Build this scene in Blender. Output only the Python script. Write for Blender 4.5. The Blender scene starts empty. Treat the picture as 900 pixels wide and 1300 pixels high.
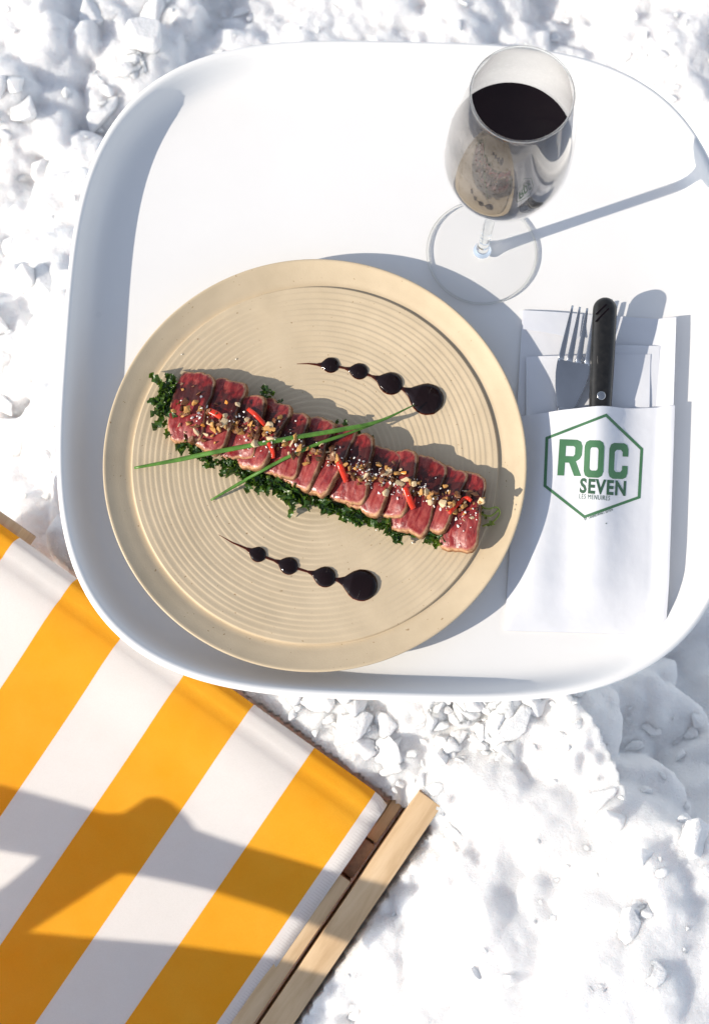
import bpy, bmesh, math, random
import numpy as np
from mathutils import Vector, Matrix, noise
from mathutils.bvhtree import BVHTree
random.seed(7)
RNG = np.random.default_rng(11)
SC = bpy.context.scene
COL = SC.collection

# ------------------------------------------------------------------ camera geometry
CAM_H, PITCH, FPX = 0.8238, 0.1865, 1581.6        # metres above the tray, tilt, focal length in photo pixels

def at(px, py, z=0.0):
    """point of the plane at height z seen at photo pixel (px, py) - only used to measure the photo"""
    d = Vector(((px - 450) / FPX, -(py - 650) / FPX, -1.0))
    c, s = math.cos(PITCH), math.sin(PITCH)
    d = Vector((d.x, c * d.y - s * d.z, s * d.y + c * d.z))
    t = (z - CAM_H) / d.z
    return Vector((d.x * t, d.y * t, z))

SUN_EL = math.radians(28.0)
SUN_AZ = math.atan2(0.336, 0.942)                 # shadows fall towards +x, a little +y
SUN_TO = Vector((-math.cos(SUN_AZ) * math.cos(SUN_EL), -math.sin(SUN_AZ) * math.cos(SUN_EL), math.sin(SUN_EL)))

# ------------------------------------------------------------------ object helpers
def link(o, parent=None):
    COL.objects.link(o)
    if parent is not None:
        o.parent = parent
    return o

def tag(o, label=None, cat=None, group=None, kind=None):
    if label: o['label'] = label
    if cat: o['category'] = cat
    if group: o['group'] = group
    if kind: o['kind'] = kind
    return o

def empty(name, loc=(0, 0, 0), rz=0.0):
    o = bpy.data.objects.new(name, None)
    o.location = loc
    o.rotation_euler = (0, 0, rz)
    o.empty_display_size = 0.02
    return link(o)

def mesh_obj(name, verts, faces, mats, parent=None, smooth=True, fmat=None):
    me = bpy.data.meshes.new(name)
    me.from_pydata([tuple(v) for v in verts], [], [tuple(f) for f in faces])
    if not isinstance(mats, (list, tuple)):
        mats = [mats]
    for m in mats:
        me.materials.append(m)
    me.polygons.foreach_set('use_smooth', [smooth] * len(me.polygons))
    if fmat is not None:
        me.polygons.foreach_set('material_index', fmat)
    me.update()
    return link(bpy.data.objects.new(name, me), parent)

def bm_obj(name, bm, mats, parent=None, smooth=True, sharp=None):
    bmesh.ops.recalc_face_normals(bm, faces=bm.faces[:])
    me = bpy.data.meshes.new(name)
    bm.to_mesh(me); bm.free()
    if not isinstance(mats, (list, tuple)):
        mats = [mats]
    for m in mats:
        me.materials.append(m)
    me.polygons.foreach_set('use_smooth', [smooth] * len(me.polygons))
    if sharp is not None and smooth:
        me.set_sharp_from_angle(angle=math.radians(sharp))
    me.update()
    return link(bpy.data.objects.new(name, me), parent)

def lathe(prof, n, center=(0, 0), close_bottom=False, close_top=False):
    """prof: list of (r, z) -> verts, faces (outward for a profile running upwards)"""
    V, F = [], []
    for r, z in prof:
        for k in range(n):
            a = 2 * math.pi * k / n
            V.append((center[0] + r * math.cos(a), center[1] + r * math.sin(a), z))
    for i in range(len(prof) - 1):
        for k in range(n):
            k2 = (k + 1) % n
            F.append((i * n + k, i * n + k2, (i + 1) * n + k2, (i + 1) * n + k))
    if close_bottom:
        V.append((center[0], center[1], prof[0][1])); c = len(V) - 1
        F += [(c, (k + 1) % n, k) for k in range(n)]
    if close_top:
        V.append((center[0], center[1], prof[-1][1])); c = len(V) - 1
        b = (len(prof) - 1) * n
        F += [(c, b + k, b + (k + 1) % n) for k in range(n)]
    return V, F

def tube(path, radii, n=8, flat=1.0, cap=True):
    pts = [Vector(p) for p in path]
    if not isinstance(radii, (list, tuple)):
        radii = [radii] * len(pts)
    V, F = [], []
    up = Vector((0, 0, 1))
    for i, p in enumerate(pts):
        t = (pts[min(i + 1, len(pts) - 1)] - pts[max(i - 1, 0)]).normalized()
        s = t.cross(up)
        if s.length < 1e-4: s = Vector((1, 0, 0))
        s.normalize(); u = s.cross(t).normalized()
        for k in range(n):
            a = 2 * math.pi * k / n
            V.append(p + s * math.cos(a) * radii[i] + u * math.sin(a) * radii[i] * flat)
    for i in range(len(pts) - 1):
        for k in range(n):
            k2 = (k + 1) % n
            F.append((i * n + k, i * n + k2, (i + 1) * n + k2, (i + 1) * n + k))
    if cap:
        F.append(tuple(range(n))[::-1]); b = (len(pts) - 1) * n
        F.append(tuple(b + k for k in range(n)))
    return V, F

def spline(pts, n):
    """Catmull-Rom through 3d points"""
    P = [Vector(p) for p in pts]
    P = [P[0] * 2 - P[1]] + P + [P[-1] * 2 - P[-2]]
    out = []
    m = len(P) - 3
    for i in range(n + 1):
        t = i / n * m
        k = min(int(t), m - 1); t -= k
        a, b, c, d = P[k:k + 4]
        out.append(0.5 * ((2 * b) + (c - a) * t + (2 * a - 5 * b + 4 * c - d) * t * t + (3 * b - a - 3 * c + d) * t ** 3))
    return out

def box_bm(bm, corners_bottom, corners_top):
    vs = [bm.verts.new(c) for c in list(corners_bottom) + list(corners_top)]
    n = len(corners_bottom)
    bm.faces.new(vs[:n][::-1]); bm.faces.new(vs[n:])
    for i in range(n):
        j = (i + 1) % n
        bm.faces.new((vs[i], vs[j], vs[n + j], vs[n + i]))
    return vs

def bevel(bm, w, seg=2, ang=30):
    bmesh.ops.recalc_face_normals(bm, faces=bm.faces[:])
    es = [e for e in bm.edges if len(e.link_faces) == 2 and e.calc_face_angle(0) > math.radians(ang)]
    bmesh.ops.bevel(bm, geom=es, offset=w, segments=seg, profile=0.6, affect='EDGES', clamp_overlap=True)

# ------------------------------------------------------------------ material helpers
class NT:
    def __init__(self, name):
        self.m = bpy.data.materials.new(name)
        self.m.use_nodes = True
        self.t = self.m.node_tree
        self.t.nodes.clear()
        self.out = self.t.nodes.new('ShaderNodeOutputMaterial')
    def n(self, typ, ins=None, **props):
        nd = self.t.nodes.new(typ)
        for k, v in props.items():
            setattr(nd, k, v)
        for k, v in (ins or {}).items():
            s = nd.inputs[k]
            if isinstance(v, bpy.types.NodeSocket):
                self.t.links.new(v, s)
            else:
                s.default_value = v
        return nd
    def math(self, op, a, b=0.0, c=0.0, clamp=False):
        nd = self.n('ShaderNodeMath', {0: a, 1: b, 2: c}, operation=op, use_clamp=clamp)
        return nd.outputs[0]
    def ramp(self, fac, stops, interp='LINEAR'):
        nd = self.n('ShaderNodeValToRGB', {'Fac': fac})
        cr = nd.color_ramp
        cr.interpolation = interp
        while len(cr.elements) < len(stops):
            cr.elements.new(0.5)
        for e, (p, c) in zip(cr.elements, stops):
            e.position = p
            e.color = (*c, 1) if len(c) == 3 else c
        return nd.outputs[0]
    def mix(self, fac, a, b, mode='MIX'):
        nd = self.n('ShaderNodeMix', data_type='RGBA', blend_type=mode)
        for s, v in ((0, fac), (6, a), (7, b)):
            if isinstance(v, bpy.types.NodeSocket):
                self.t.links.new(v, nd.inputs[s])
            else:
                nd.inputs[s].default_value = (*v, 1) if isinstance(v, tuple) and len(v) == 3 else v
        return nd.outputs[2]
    def noise(self, scale, detail=4, rough=0.55, vec=None, dist=0.0, dim='3D'):
        nd = self.n('ShaderNodeTexNoise', {'Scale': scale, 'Detail': detail, 'Roughness': rough, 'Distortion': dist})
        if vec is not None: self.t.links.new(vec, nd.inputs['Vector'])
        return nd.outputs['Fac']
    def obj(self):
        return self.n('ShaderNodeTexCoord').outputs['Object']
    def bump(self, h, strength=0.3, dist=0.001):
        return self.n('ShaderNodeBump', {'Height': h, 'Strength': strength, 'Distance': dist}).outputs[0]
    def bsdf(self, col, rough=0.5, normal=None, **kw):
        b = self.n('ShaderNodeBsdfPrincipled')
        def setv(k, v):
            s = b.inputs[k]
            if isinstance(v, bpy.types.NodeSocket): self.t.links.new(v, s)
            else: s.default_value = (*v, 1) if isinstance(v, tuple) and len(v) == 3 and s.type == 'RGBA' else v
        setv('Base Color', col); setv('Roughness', rough)
        if normal is not None: setv('Normal', normal)
        for k, v in kw.items():
            setv(k.replace('_', ' '), v)
        return b.outputs[0]
    def done(self, shader):
        self.t.links.new(shader, self.out.inputs['Surface'])
        return self.m

def simple(name, col, rough=0.5, nscale=60, var=0.08, bump=0.0, bdist=0.001, **kw):
    t = NT(name)
    o = t.obj()
    nz = t.noise(nscale, 4, 0.6, o)
    lo = tuple(c * (1 - var) for c in col); hi = tuple(min(1, c * (1 + var)) for c in col)
    c = t.ramp(nz, [(0.3, lo), (0.7, hi)])
    nrm = t.bump(t.noise(nscale * 4, 4, 0.6, o), bump, bdist) if bump else None
    return t.done(t.bsdf(c, rough, nrm, **kw))

# snow
def snow_material(name='snow', scale=0.015, weight=1.0, k=1.0):
    t = NT(name)
    o = t.obj()
    big = t.noise(9, 3, 0.5, o)
    col = t.ramp(big, [(0.3, tuple(k * c for c in (0.895, 0.895, 0.905))), (0.7, tuple(k * c for c in (0.925, 0.92, 0.917)))])
    h = t.math('ADD', t.noise(180, 5, 0.65, o), t.math('MULTIPLY', t.noise(700, 3, 0.7, o), 0.4))
    nrm = t.bump(h, 0.85, 0.0035)
    return t.done(t.bsdf(col, 0.55, nrm, Specular_IOR_Level=0.25, Subsurface_Weight=weight,
                         Subsurface_Radius=(1.0, 0.93, 0.90), Subsurface_Scale=scale))
M_SNOW = snow_material()
M_CLOD = snow_material('snow_clod', 0.004, 0.8, 1.03)
def tray_material():
    t = NT('white_plastic')
    o = t.obj()
    col = t.ramp(t.noise(11, 5, 0.6, o), [(0.3, (0.775, 0.772, 0.765)), (0.7, (0.80, 0.798, 0.792))])
    mp = t.n('ShaderNodeMapping', {'Vector': o, 'Rotation': (0, 0, 0.7), 'Scale': (1, 0.03, 1)}).outputs[0]
    scr = t.math('GREATER_THAN', t.noise(700, 1, 0.5, mp), 0.80)
    col = t.mix(t.math('MULTIPLY', scr, 0.10), col, (0.55, 0.55, 0.55))
    ro = t.ramp(t.noise(24, 5, 0.65, o), [(0.3, (0.34,) * 3), (0.7, (0.52,) * 3)])
    nrm = t.bump(t.noise(160, 3, 0.6, o), 0.05, 0.0005)
    return t.done(t.bsdf(col, ro, nrm, Specular_IOR_Level=0.35))
M_TRAY = tray_material()

def plate_material():
    t = NT('cream_stoneware')
    o = t.obj()
    a = t.noise(35, 5, 0.6, o)
    col = t.ramp(a, [(0.3, (0.53, 0.425, 0.285)), (0.7, (0.605, 0.49, 0.335))])
    sp = t.noise(420, 2, 0.5, o)
    col = t.mix(t.math('GREATER_THAN', sp, 0.735), col, (0.33, 0.22, 0.12))
    nrm = t.bump(t.noise(900, 3, 0.6, o), 0.12, 0.0006)
    return t.done(t.bsdf(col, 0.5, nrm, Specular_IOR_Level=0.3))
M_PLATE = plate_material()

def tuna_material():
    t = NT('seared_tuna')
    o = t.obj()
    mp = t.n('ShaderNodeMapping', {'Vector': o, 'Scale': (1.0, 0.22, 1.0)}).outputs[0]
    fib = t.noise(330, 4, 0.6, mp, 0.9)
    blot = t.noise(120, 4, 0.6, o)
    flesh = t.ramp(fib, [(0.28, (0.070, 0.003, 0.005)), (0.5, (0.23, 0.016, 0.016)), (0.78, (0.46, 0.11, 0.08))])
    flesh = t.mix(t.math('MULTIPLY', blot, 0.45), flesh, (0.16, 0.007, 0.009))
    at_ = t.n('ShaderNodeAttribute', attribute_name='edge').outputs['Fac']
    e = t.math('ADD', at_, t.math('MULTIPLY', t.math('SUBTRACT', t.noise(380, 3, 0.6, o), 0.5), 0.55))
    ed = t.ramp(e, [(0.45, (0, 0, 0)), (0.72, (1, 1, 1))])
    sear = t.ramp(t.noise(300, 4, 0.6, o), [(0.3, (0.20, 0.085, 0.035)), (0.52, (0.46, 0.24, 0.12)), (0.75, (0.62, 0.38, 0.22))])
    band = t.ramp(e, [(0.3, (0, 0, 0)), (0.5, (1, 1, 1))])
    col = t.mix(t.math('MULTIPLY', band, 0.5), flesh, (0.50, 0.20, 0.14))
    z = t.n('ShaderNodeSeparateXYZ', {'Vector': o})
    side = t.ramp(at_, [(0.88, (0, 0, 0)), (0.97, (1, 1, 1))])
    sear = t.mix(t.math('MULTIPLY', side, 0.5), sear, (0.10, 0.038, 0.018))  # seared sides painted darker for the shade in the gaps between slices
    col = t.mix(ed, col, sear)
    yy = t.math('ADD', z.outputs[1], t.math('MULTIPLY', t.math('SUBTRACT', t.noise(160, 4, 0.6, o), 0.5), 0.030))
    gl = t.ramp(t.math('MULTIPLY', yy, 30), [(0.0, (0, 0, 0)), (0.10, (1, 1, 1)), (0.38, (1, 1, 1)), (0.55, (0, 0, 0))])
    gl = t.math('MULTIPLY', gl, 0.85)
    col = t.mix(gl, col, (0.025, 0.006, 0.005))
    nrm = t.bump(t.math('ADD', fib, t.noise(260, 3, 0.6, o)), 0.28, 0.0010)
    rg_ = t.mix(side, t.ramp(blot, [(0.38, (0.22,) * 3), (0.62, (0.55,) * 3)]), (0.8, 0.8, 0.8))
    return t.done(t.bsdf(col, rg_, nrm, Specular_IOR_Level=t.math('SUBTRACT', 0.42, t.math('MULTIPLY', side, 0.34)),
                         Subsurface_Weight=0.05, Subsurface_Radius=(0.004, 0.0012, 0.001), Subsurface_Scale=0.6))
M_TUNA = tuna_material()
M_SAUCE = simple('dark_glaze', (0.012, 0.004, 0.003), 0.10, 200, 0.3, Specular_IOR_Level=0.5)

def sauce_material():
    t = NT('balsamic_glaze')
    th = t.n('ShaderNodeAttribute', attribute_name='thick').outputs['Fac']
    col = t.ramp(th, [(0.0, (0.16, 0.03, 0.008)), (0.25, (0.05, 0.01, 0.005)), (0.6, (0.008, 0.003, 0.003))])
    return t.done(t.bsdf(col, 0.07, Specular_IOR_Level=0.3))
M_BALS = sauce_material()
M_NUT = simple('chopped_peanut', (0.50, 0.25, 0.065), 0.45, 350, 0.5, 0.4, 0.0008)
M_NUTD = simple('fried_onion', (0.17, 0.06, 0.018), 0.35, 350, 0.5, 0.4, 0.0008)
M_NUTP = simple('fried_shallot', (0.62, 0.46, 0.27), 0.4, 350, 0.3, 0.4, 0.0008)
M_CRUMB = simple('white_crumb', (0.88, 0.84, 0.78), 0.45, 500, 0.1)
M_CHILI = simple('red_chili', (0.62, 0.035, 0.012), 0.22, 250, 0.25, 0.1, 0.0006)
M_ORANGE = simple('orange_zest', (0.72, 0.26, 0.03), 0.35, 250, 0.3)

def leaf_material():
    t = NT('green_leaf')
    o = t.obj()
    nz = t.noise(140, 4, 0.6, o)
    col = t.ramp(nz, [(0.3, (0.010, 0.032, 0.006)), (0.52, (0.035, 0.09, 0.012)), (0.75, (0.14, 0.19, 0.02))])
    p = t.bsdf(col, 0.28, t.bump(t.noise(500, 3, 0.6, o), 0.4, 0.0008), Specular_IOR_Level=0.5)
    tr = t.n('ShaderNodeBsdfTranslucent', {'Color': (0.16, 0.30, 0.02, 1)}).outputs[0]
    return t.done(t.n('ShaderNodeMixShader', {0: 0.22, 1: p, 2: tr}).outputs[0])
M_LEAF = leaf_material()
M_CHIVE = simple('chive_green', (0.085, 0.20, 0.03), 0.35, 160, 0.35, 0.1, 0.0004, Specular_IOR_Level=0.4)
M_SPROUT = simple('pale_sprout', (0.26, 0.33, 0.05), 0.35, 200, 0.3)

def glass_sheet(base=0.085, power=2.8, name='clear_glass', edge=0.93, painted_glare=0.0):
    """thin clear glass: straight-through transmission plus a Schlick reflection"""
    t = NT(name)
    f = t.n('ShaderNodeLayerWeight', {'Blend': 0.5}).outputs['Facing']
    R = t.math('ADD', t.math('MULTIPLY', t.math('POWER', f, power), 0.95 - base), base, clamp=True)
    tint = t.ramp(f, [(0.0, (0.985, 0.985, 0.985)), (0.6, (0.96, 0.96, 0.955)), (0.9, (edge, edge * 0.985, edge * 0.98)), (1.0, (edge * 0.65,) * 3)])
    tr = t.n('ShaderNodeBsdfTransparent', {'Color': tint}).outputs[0]
    gl = t.n('ShaderNodeBsdfGlossy', {'Color': (1, 1, 1, 1), 'Roughness': 0.0}).outputs[0]
    sh = t.n('ShaderNodeMixShader', {0: R, 1: tr, 2: gl}).outputs[0]
    if painted_glare:  # pale speckled band painted in for snow reflected on the bowl
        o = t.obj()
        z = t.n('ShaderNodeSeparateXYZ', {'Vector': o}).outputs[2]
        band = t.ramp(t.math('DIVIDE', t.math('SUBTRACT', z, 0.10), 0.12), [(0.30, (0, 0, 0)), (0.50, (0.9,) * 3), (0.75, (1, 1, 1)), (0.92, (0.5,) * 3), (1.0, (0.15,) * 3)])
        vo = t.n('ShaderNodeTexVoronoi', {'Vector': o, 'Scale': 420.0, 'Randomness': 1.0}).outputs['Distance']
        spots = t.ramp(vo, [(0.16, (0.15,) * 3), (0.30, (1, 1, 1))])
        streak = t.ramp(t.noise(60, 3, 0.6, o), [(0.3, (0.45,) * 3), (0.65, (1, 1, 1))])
        f2 = t.math('MULTIPLY', t.math('MULTIPLY', band, t.math('MULTIPLY', spots, streak)), painted_glare)
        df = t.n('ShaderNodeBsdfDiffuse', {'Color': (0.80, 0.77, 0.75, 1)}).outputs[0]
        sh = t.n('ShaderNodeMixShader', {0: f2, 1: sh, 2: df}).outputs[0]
    return t.done(sh)
M_GLASS = glass_sheet(name='painted_glare_glass', painted_glare=0.15)
M_FOOT = glass_sheet(0.02, 4.5, 'foot_glass', 0.9)
def solid_glass():
    t = NT('stem_glass')
    return t.done(t.n('ShaderNodeBsdfGlass', {'Color': (0.98, 0.985, 0.98, 1), 'Roughness': 0.0, 'IOR': 1.47}).outputs[0])
M_STEM = solid_glass()
M_WINE = simple('red_wine', (0.004, 0.0008, 0.0014), 0.03, 50, 0.1, Specular_IOR_Level=0.35)

def fabric_material():
    t = NT('striped_canvas')
    uv = t.n('ShaderNodeTexCoord').outputs['UV']
    sx = t.n('ShaderNodeSeparateXYZ', {'Vector': uv})
    u, v = sx.outputs[0], sx.outputs[1]                       # metres across and along
    k = t.math('DIVIDE', t.math('SUBTRACT', u, 0.0124), 0.0545)
    odd = t.math('MODULO', t.math('FLOOR', k), 2.0)           # 0 = yellow, 1 = white
    sel = t.math('MAXIMUM', t.math('LESS_THAN', u, 0.0124), t.math('GREATER_THAN', u, 0.0124 + 7 * 0.0545))
    white = t.math('MAXIMUM', odd, sel, clamp=True)
    o = t.obj()
    var = t.noise(30, 4, 0.6, o)
    yel = t.ramp(var, [(0.3, (0.97, 0.51, 0.022)), (0.7, (0.985, 0.57, 0.040))])
    wht = t.ramp(var, [(0.3, (0.88, 0.87, 0.86)), (0.7, (0.92, 0.915, 0.91))])
    col = t.mix(white, yel, wht)
    th = t.noise(1100, 2, 0.7, o)
    col = t.mix(t.ramp(th, [(0.35, (0.16,) * 3), (0.6, (0, 0, 0))]), col, t.mix(white, (0.55, 0.22, 0.01), (0.55, 0.53, 0.51)))
    # stitched selvedge: fine dark threads across the hem
    st = t.math('LESS_THAN', t.math('MODULO', v, 0.0022), 0.0007)
    inh = t.math('MULTIPLY', t.math('GREATER_THAN', u, 0.0015), t.math('LESS_THAN', u, 0.0085))
    col = t.mix(t.math('MULTIPLY', t.math('MULTIPLY', st, inh), 0.35), col, (0.45, 0.43, 0.42))
    wu = t.math('SINE', t.math('MULTIPLY', u, 6.2832 / 0.0011))
    wv = t.math('SINE', t.math('MULTIPLY', v, 6.2832 / 0.0011))
    weave = t.math('ADD', t.math('MULTIPLY', wu, wv), t.math('MULTIPLY', t.noise(900, 3, 0.6, o), 1.5))
    nrm = t.bump(weave, 0.4, 0.0006)
    p = t.bsdf(col, 0.75, nrm, Specular_IOR_Level=0.15)
    trc = t.mix(white, (1.0, 0.28, 0.002), (0.95, 0.88, 0.82))
    tr = t.n('ShaderNodeBsdfTranslucent', {'Color': trc}).outputs[0]
    return t.done(t.n('ShaderNodeMixShader', {0: 0.40, 1: p, 2: tr}).outputs[0])
M_FABRIC = fabric_material()

def wood_material():
    t = NT('beech_wood')
    uv = t.obj()
    # grain runs along the rail direction: rotate so that x follows the grain
    mp = t.n('ShaderNodeMapping', {'Vector': uv, 'Rotation': (0, 0, -math.atan2(-0.82, -0.57)), 'Scale': (1, 1, 1)}).outputs[0]
    mp = t.n('ShaderNodeMapping', {'Vector': mp, 'Scale': (7, 120, 120)}).outputs[0]
    g = t.noise(1.0, 5, 0.6, mp, 0.4)
    col = t.ramp(g, [(0.25, (0.50, 0.33, 0.18)), (0.5, (0.62, 0.44, 0.26)), (0.75, (0.70, 0.52, 0.33))])
    return t.done(t.bsdf(col, 0.5, t.bump(g, 0.15, 0.0006), Specular_IOR_Level=0.3))
M_WOOD = wood_material()
M_WOOD_SHADE = simple('shaded_beech', (0.26, 0.15, 0.085), 0.6, 260, 0.3, 0.15)  # beech with shade put into its colour, for parts out of the sun

def paper_material():
    t = NT('white_paper')
    o = t.obj()
    w = t.noise(40, 3, 0.55, o)
    col = t.ramp(w, [(0.3, (0.80, 0.81, 0.84)), (0.7, (0.83, 0.84, 0.865))])
    h = t.math('ADD', t.noise(28, 3, 0.5, o), t.math('MULTIPLY', t.noise(500, 2, 0.5, o), 0.03))
    p = t.bsdf(col, 0.7, t.bump(h, 0.3, 0.004), Specular_IOR_Level=0.15)
    tr = t.n('ShaderNodeBsdfTranslucent', {'Color': (0.62, 0.72, 0.95, 1)}).outputs[0]
    return t.done(t.n('ShaderNodeMixShader', {0: 0.16, 1: p, 2: tr}).outputs[0])
M_PAPER = paper_material()
M_INK = simple('green_ink', (0.055, 0.165, 0.075), 0.6, 30, 0.2)
M_INKD = simple('dark_green_ink', (0.035, 0.10, 0.055), 0.6, 30, 0.2)
M_STEEL = simple('brushed_steel', (0.50, 0.51, 0.53), 0.24, 90, 0.05, 0.05, 0.0003, Metallic=1.0)
def handle_material():
    t = NT('black_handle')
    o = t.obj()
    nz = t.noise(260, 4, 0.6, o)
    col = t.ramp(nz, [(0.35, (0.006, 0.006, 0.006)), (0.75, (0.018, 0.017, 0.016))])
    mp = t.n('ShaderNodeMapping', {'Vector': o, 'Rotation': (0, 0, 0.9), 'Scale': (1, 0.05, 1)}).outputs[0]
    sc = t.noise(900, 1, 0.5, mp)
    col = t.mix(t.math('GREATER_THAN', sc, 0.76), col, (0.16, 0.15, 0.14))
    return t.done(t.bsdf(col, 0.32, t.bump(nz, 0.1, 0.0004), Specular_IOR_Level=0.5))
M_HANDLE = handle_material()

# ------------------------------------------------------------------ snow ground
def smooth(e0, e1, x):
    t = np.clip((x - e0) / (e1 - e0), 0, 1)
    return t * t * (3 - 2 * t)

LEE_A, LEE_B = at(585, 870, -0.15), at(905, 1120, -0.15)
CH_O = at(490, 1025, -0.10)                       # right corner of the canvas
A_AX = Vector((-0.820, 0.572, 0)).normalized()    # along the top hem
B_AX = Vector((-0.572, -0.820, 0)).normalized()   # down the stripes

def snow_base(x, y):
    z = np.full_like(x, -0.345)
    # heap in the foreground, falling away beyond the lee line
    lx, ly = LEE_B.x - LEE_A.x, LEE_B.y - LEE_A.y
    L = math.hypot(lx, ly)
    d = ((x - LEE_A.x) * (-ly) + (y - LEE_A.y) * lx) / L          # > 0 beyond the line (up and right)
    wob = 0.018 * np.sin(x * 31 + 1.3) + 0.012 * np.sin(x * 67 + y * 40)
    heap = smooth(0.23, -0.015, d + wob)
    z = z + heap * 0.212 * smooth(-0.36, -0.17, x)
    # rises towards the lower right
    z = z + 0.055 * smooth(0.02, -0.16, y) * smooth(0.02, 0.10, x) * smooth(0.42, 0.26, x)
    # hollow under the canvas
    u = (x - CH_O.x) * A_AX.x + (y - CH_O.y) * A_AX.y
    v = (x - CH_O.x) * B_AX.x + (y - CH_O.y) * B_AX.y
    under = smooth(-0.022, 0.03, u) * smooth(-0.02, 0.06, v)
    z = z - 0.09 * under
    # gentle large undulation
    z = z + 0.02 * np.sin(x * 5.1 + 0.6) * np.cos(y * 4.3)
    return z

def vnoise(x, y, s, seed):
    """cheap smooth value noise on arrays"""
    r = np.random.default_rng(seed)
    g = r.random((128, 128))
    X, Y = x * s, y * s
    xi, yi = np.floor(X).astype(int), np.floor(Y).astype(int)
    fx, fy = X - xi, Y - yi
    fx, fy = fx * fx * (3 - 2 * fx), fy * fy * (3 - 2 * fy)
    a = g[xi % 128, yi % 128]; b = g[(xi + 1) % 128, yi % 128]
    c = g[xi % 128, (yi + 1) % 128]; d = g[(xi + 1) % 128, (yi + 1) % 128]
    return a * (1 - fx) * (1 - fy) + b * fx * (1 - fy) + c * (1 - fx) * fy + d * fx * fy - 0.5

TC0 = (0.0309, 0.2601)
def build_snow():
    fx = np.arange(-0.50, 0.5001, 0.0026)
    fy = np.arange(-0.36, 1.0401, 0.0028)
    ext = np.concatenate([[0.02], 0.02 * 1.32 ** np.arange(1, 40)]).cumsum()
    ext = ext[ext < 2500]
    xs = np.concatenate([fx[0] - ext[::-1], fx, fx[-1] + ext])
    ys = np.concatenate([fy[0] - ext[::-1], fy, fy[-1] + ext])
    X, Y = np.meshgrid(xs, ys, indexing='ij')
    Z = snow_base(X, Y)
    near = smooth(0.52, 0.44, np.abs(X)) * smooth(0.74, 0.66, np.abs(Y - 0.34))
    near = np.maximum(near, 0.0)
    top = smooth(0.42, 0.60, Y)                                  # finer, granular snow beyond the table
    Z += near * (vnoise(X, Y, 9, 1) * 0.045 + vnoise(X, Y, 21, 2) * 0.022) 
    calm = 1 - 0.72 * smooth(0.04, 0.09, X) * smooth(0.0, -0.05, Y)
    Z += near * calm * (vnoise(X, Y, 55, 3) * 0.010 + vnoise(X, Y, 120, 4) * 0.004)
    # lumps: faceted blobs blended over the base
    r = np.random.default_rng(5)
    nx0, ny0 = len(ext), len(ext)
    N = 2700
    for i in range(N):
        cx, cy = r.uniform(-0.48, 0.48), r.uniform(-0.34, 1.0)
        R = 0.007 + 0.042 * r.random() ** 2.8
        if cy > 0.5 and cx > -0.15: R *= 0.75
        soft = cx > 0.05 and cy < -0.03
        if soft: R *= 1.1
        i0, i1 = np.searchsorted(fx, [cx - R, cx + R]); j0, j1 = np.searchsorted(fy, [cy - R, cy + R])
        if i1 - i0 < 2 or j1 - j0 < 2: continue
        sl = (slice(nx0 + i0, nx0 + i1), slice(ny0 + j0, ny0 + j1))
        dx, dy = X[sl] - cx, Y[sl] - cy
        th = r.uniform(0, math.pi); el = r.uniform(0.55, 1.0)
        du = (dx * math.cos(th) + dy * math.sin(th)) / R
        dv = (-dx * math.sin(th) + dy * math.cos(th)) / (R * el)
        # rounded polygon footprint
        m = r.integers(4, 7); ph = r.uniform(0, 6.28, m)
        q = np.full_like(du, -9.0)
        for p in ph:
            q = np.maximum(q, du * math.cos(p) + dv * math.sin(p))
        pk = 0.12 if soft else 0.45
        rad = (1 - pk) * np.sqrt(du * du + dv * dv) + pk * np.maximum(q, 0)
        h = R * (r.uniform(0.35, 0.7) if cy < 0.5 or cx < -0.12 else r.uniform(0.2, 0.5)) * (0.75 if soft else 1) * np.sqrt(np.clip(1 - rad ** 2.6, 0, 1))
        tilt = (du * r.uniform(-.3, .3) + dv * r.uniform(-.3, .3)) * R * 0.7
        zc = np.median(Z[sl]) - R * r.uniform(0.15, 0.45)
        cand = zc + h + tilt
        Z[sl] = np.where(rad < 0.999, np.maximum(Z[sl], cand), Z[sl])
    # sun-softened: round off the creases, then put crumbs of snow back on top
    for _ in range(2):
        Z[1:-1, 1:-1] = 0.4 * Z[1:-1, 1:-1] + 0.15 * (Z[:-2, 1:-1] + Z[2:, 1:-1] + Z[1:-1, :-2] + Z[1:-1, 2:])
    Z += near * (0.45 + 0.55 * calm) * (vnoise(X, Y, 95, 30) * 0.0035 + vnoise(X, Y, 180, 31) * 0.0026 + vnoise(X, Y, 360, 32) * 0.0017)
    # keep the snow below the chair and the table
    u = (X - CH_O.x) * A_AX.x + (Y - CH_O.y) * A_AX.y
    v = (X - CH_O.x) * B_AX.x + (Y - CH_O.y) * B_AX.y
    dout = np.hypot(np.maximum(-0.036 - u, 0), np.maximum(-0.006 - v, 0))
    inside = (u > -0.036) & (v > -0.006)
    lim = np.where(v > -0.006, -0.0975, -0.105) + 0.5 * dout + np.minimum(0.016 * vnoise(X, Y, 42, 12), 0.0) + np.minimum(0.010 * vnoise(X, Y, 140, 14), 0.003)
    lim = np.where(inside, np.where(u < -0.020, -0.128, -0.19), lim) - 0.15 * np.clip(v, 0, 0.6)
    close = (u > -0.30) & (v > -0.30)
    Z = np.where(close, np.minimum(Z, lim), Z)
    bank = (dout < 0.14) & ~inside & (X > -0.17)
    Z = np.where(bank, np.maximum(Z, lim - 0.008 - 0.30 * dout), Z)
    Z = np.where((np.abs(X - TC0[0]) < 0.25) & (np.abs(Y - TC0[1]) < 0.25), np.minimum(Z, -0.04), Z)
    nx, ny = X.shape
    V = np.stack([X.ravel(), Y.ravel(), Z.ravel()], 1)
    idx = np.arange(nx * ny).reshape(nx, ny)
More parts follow.
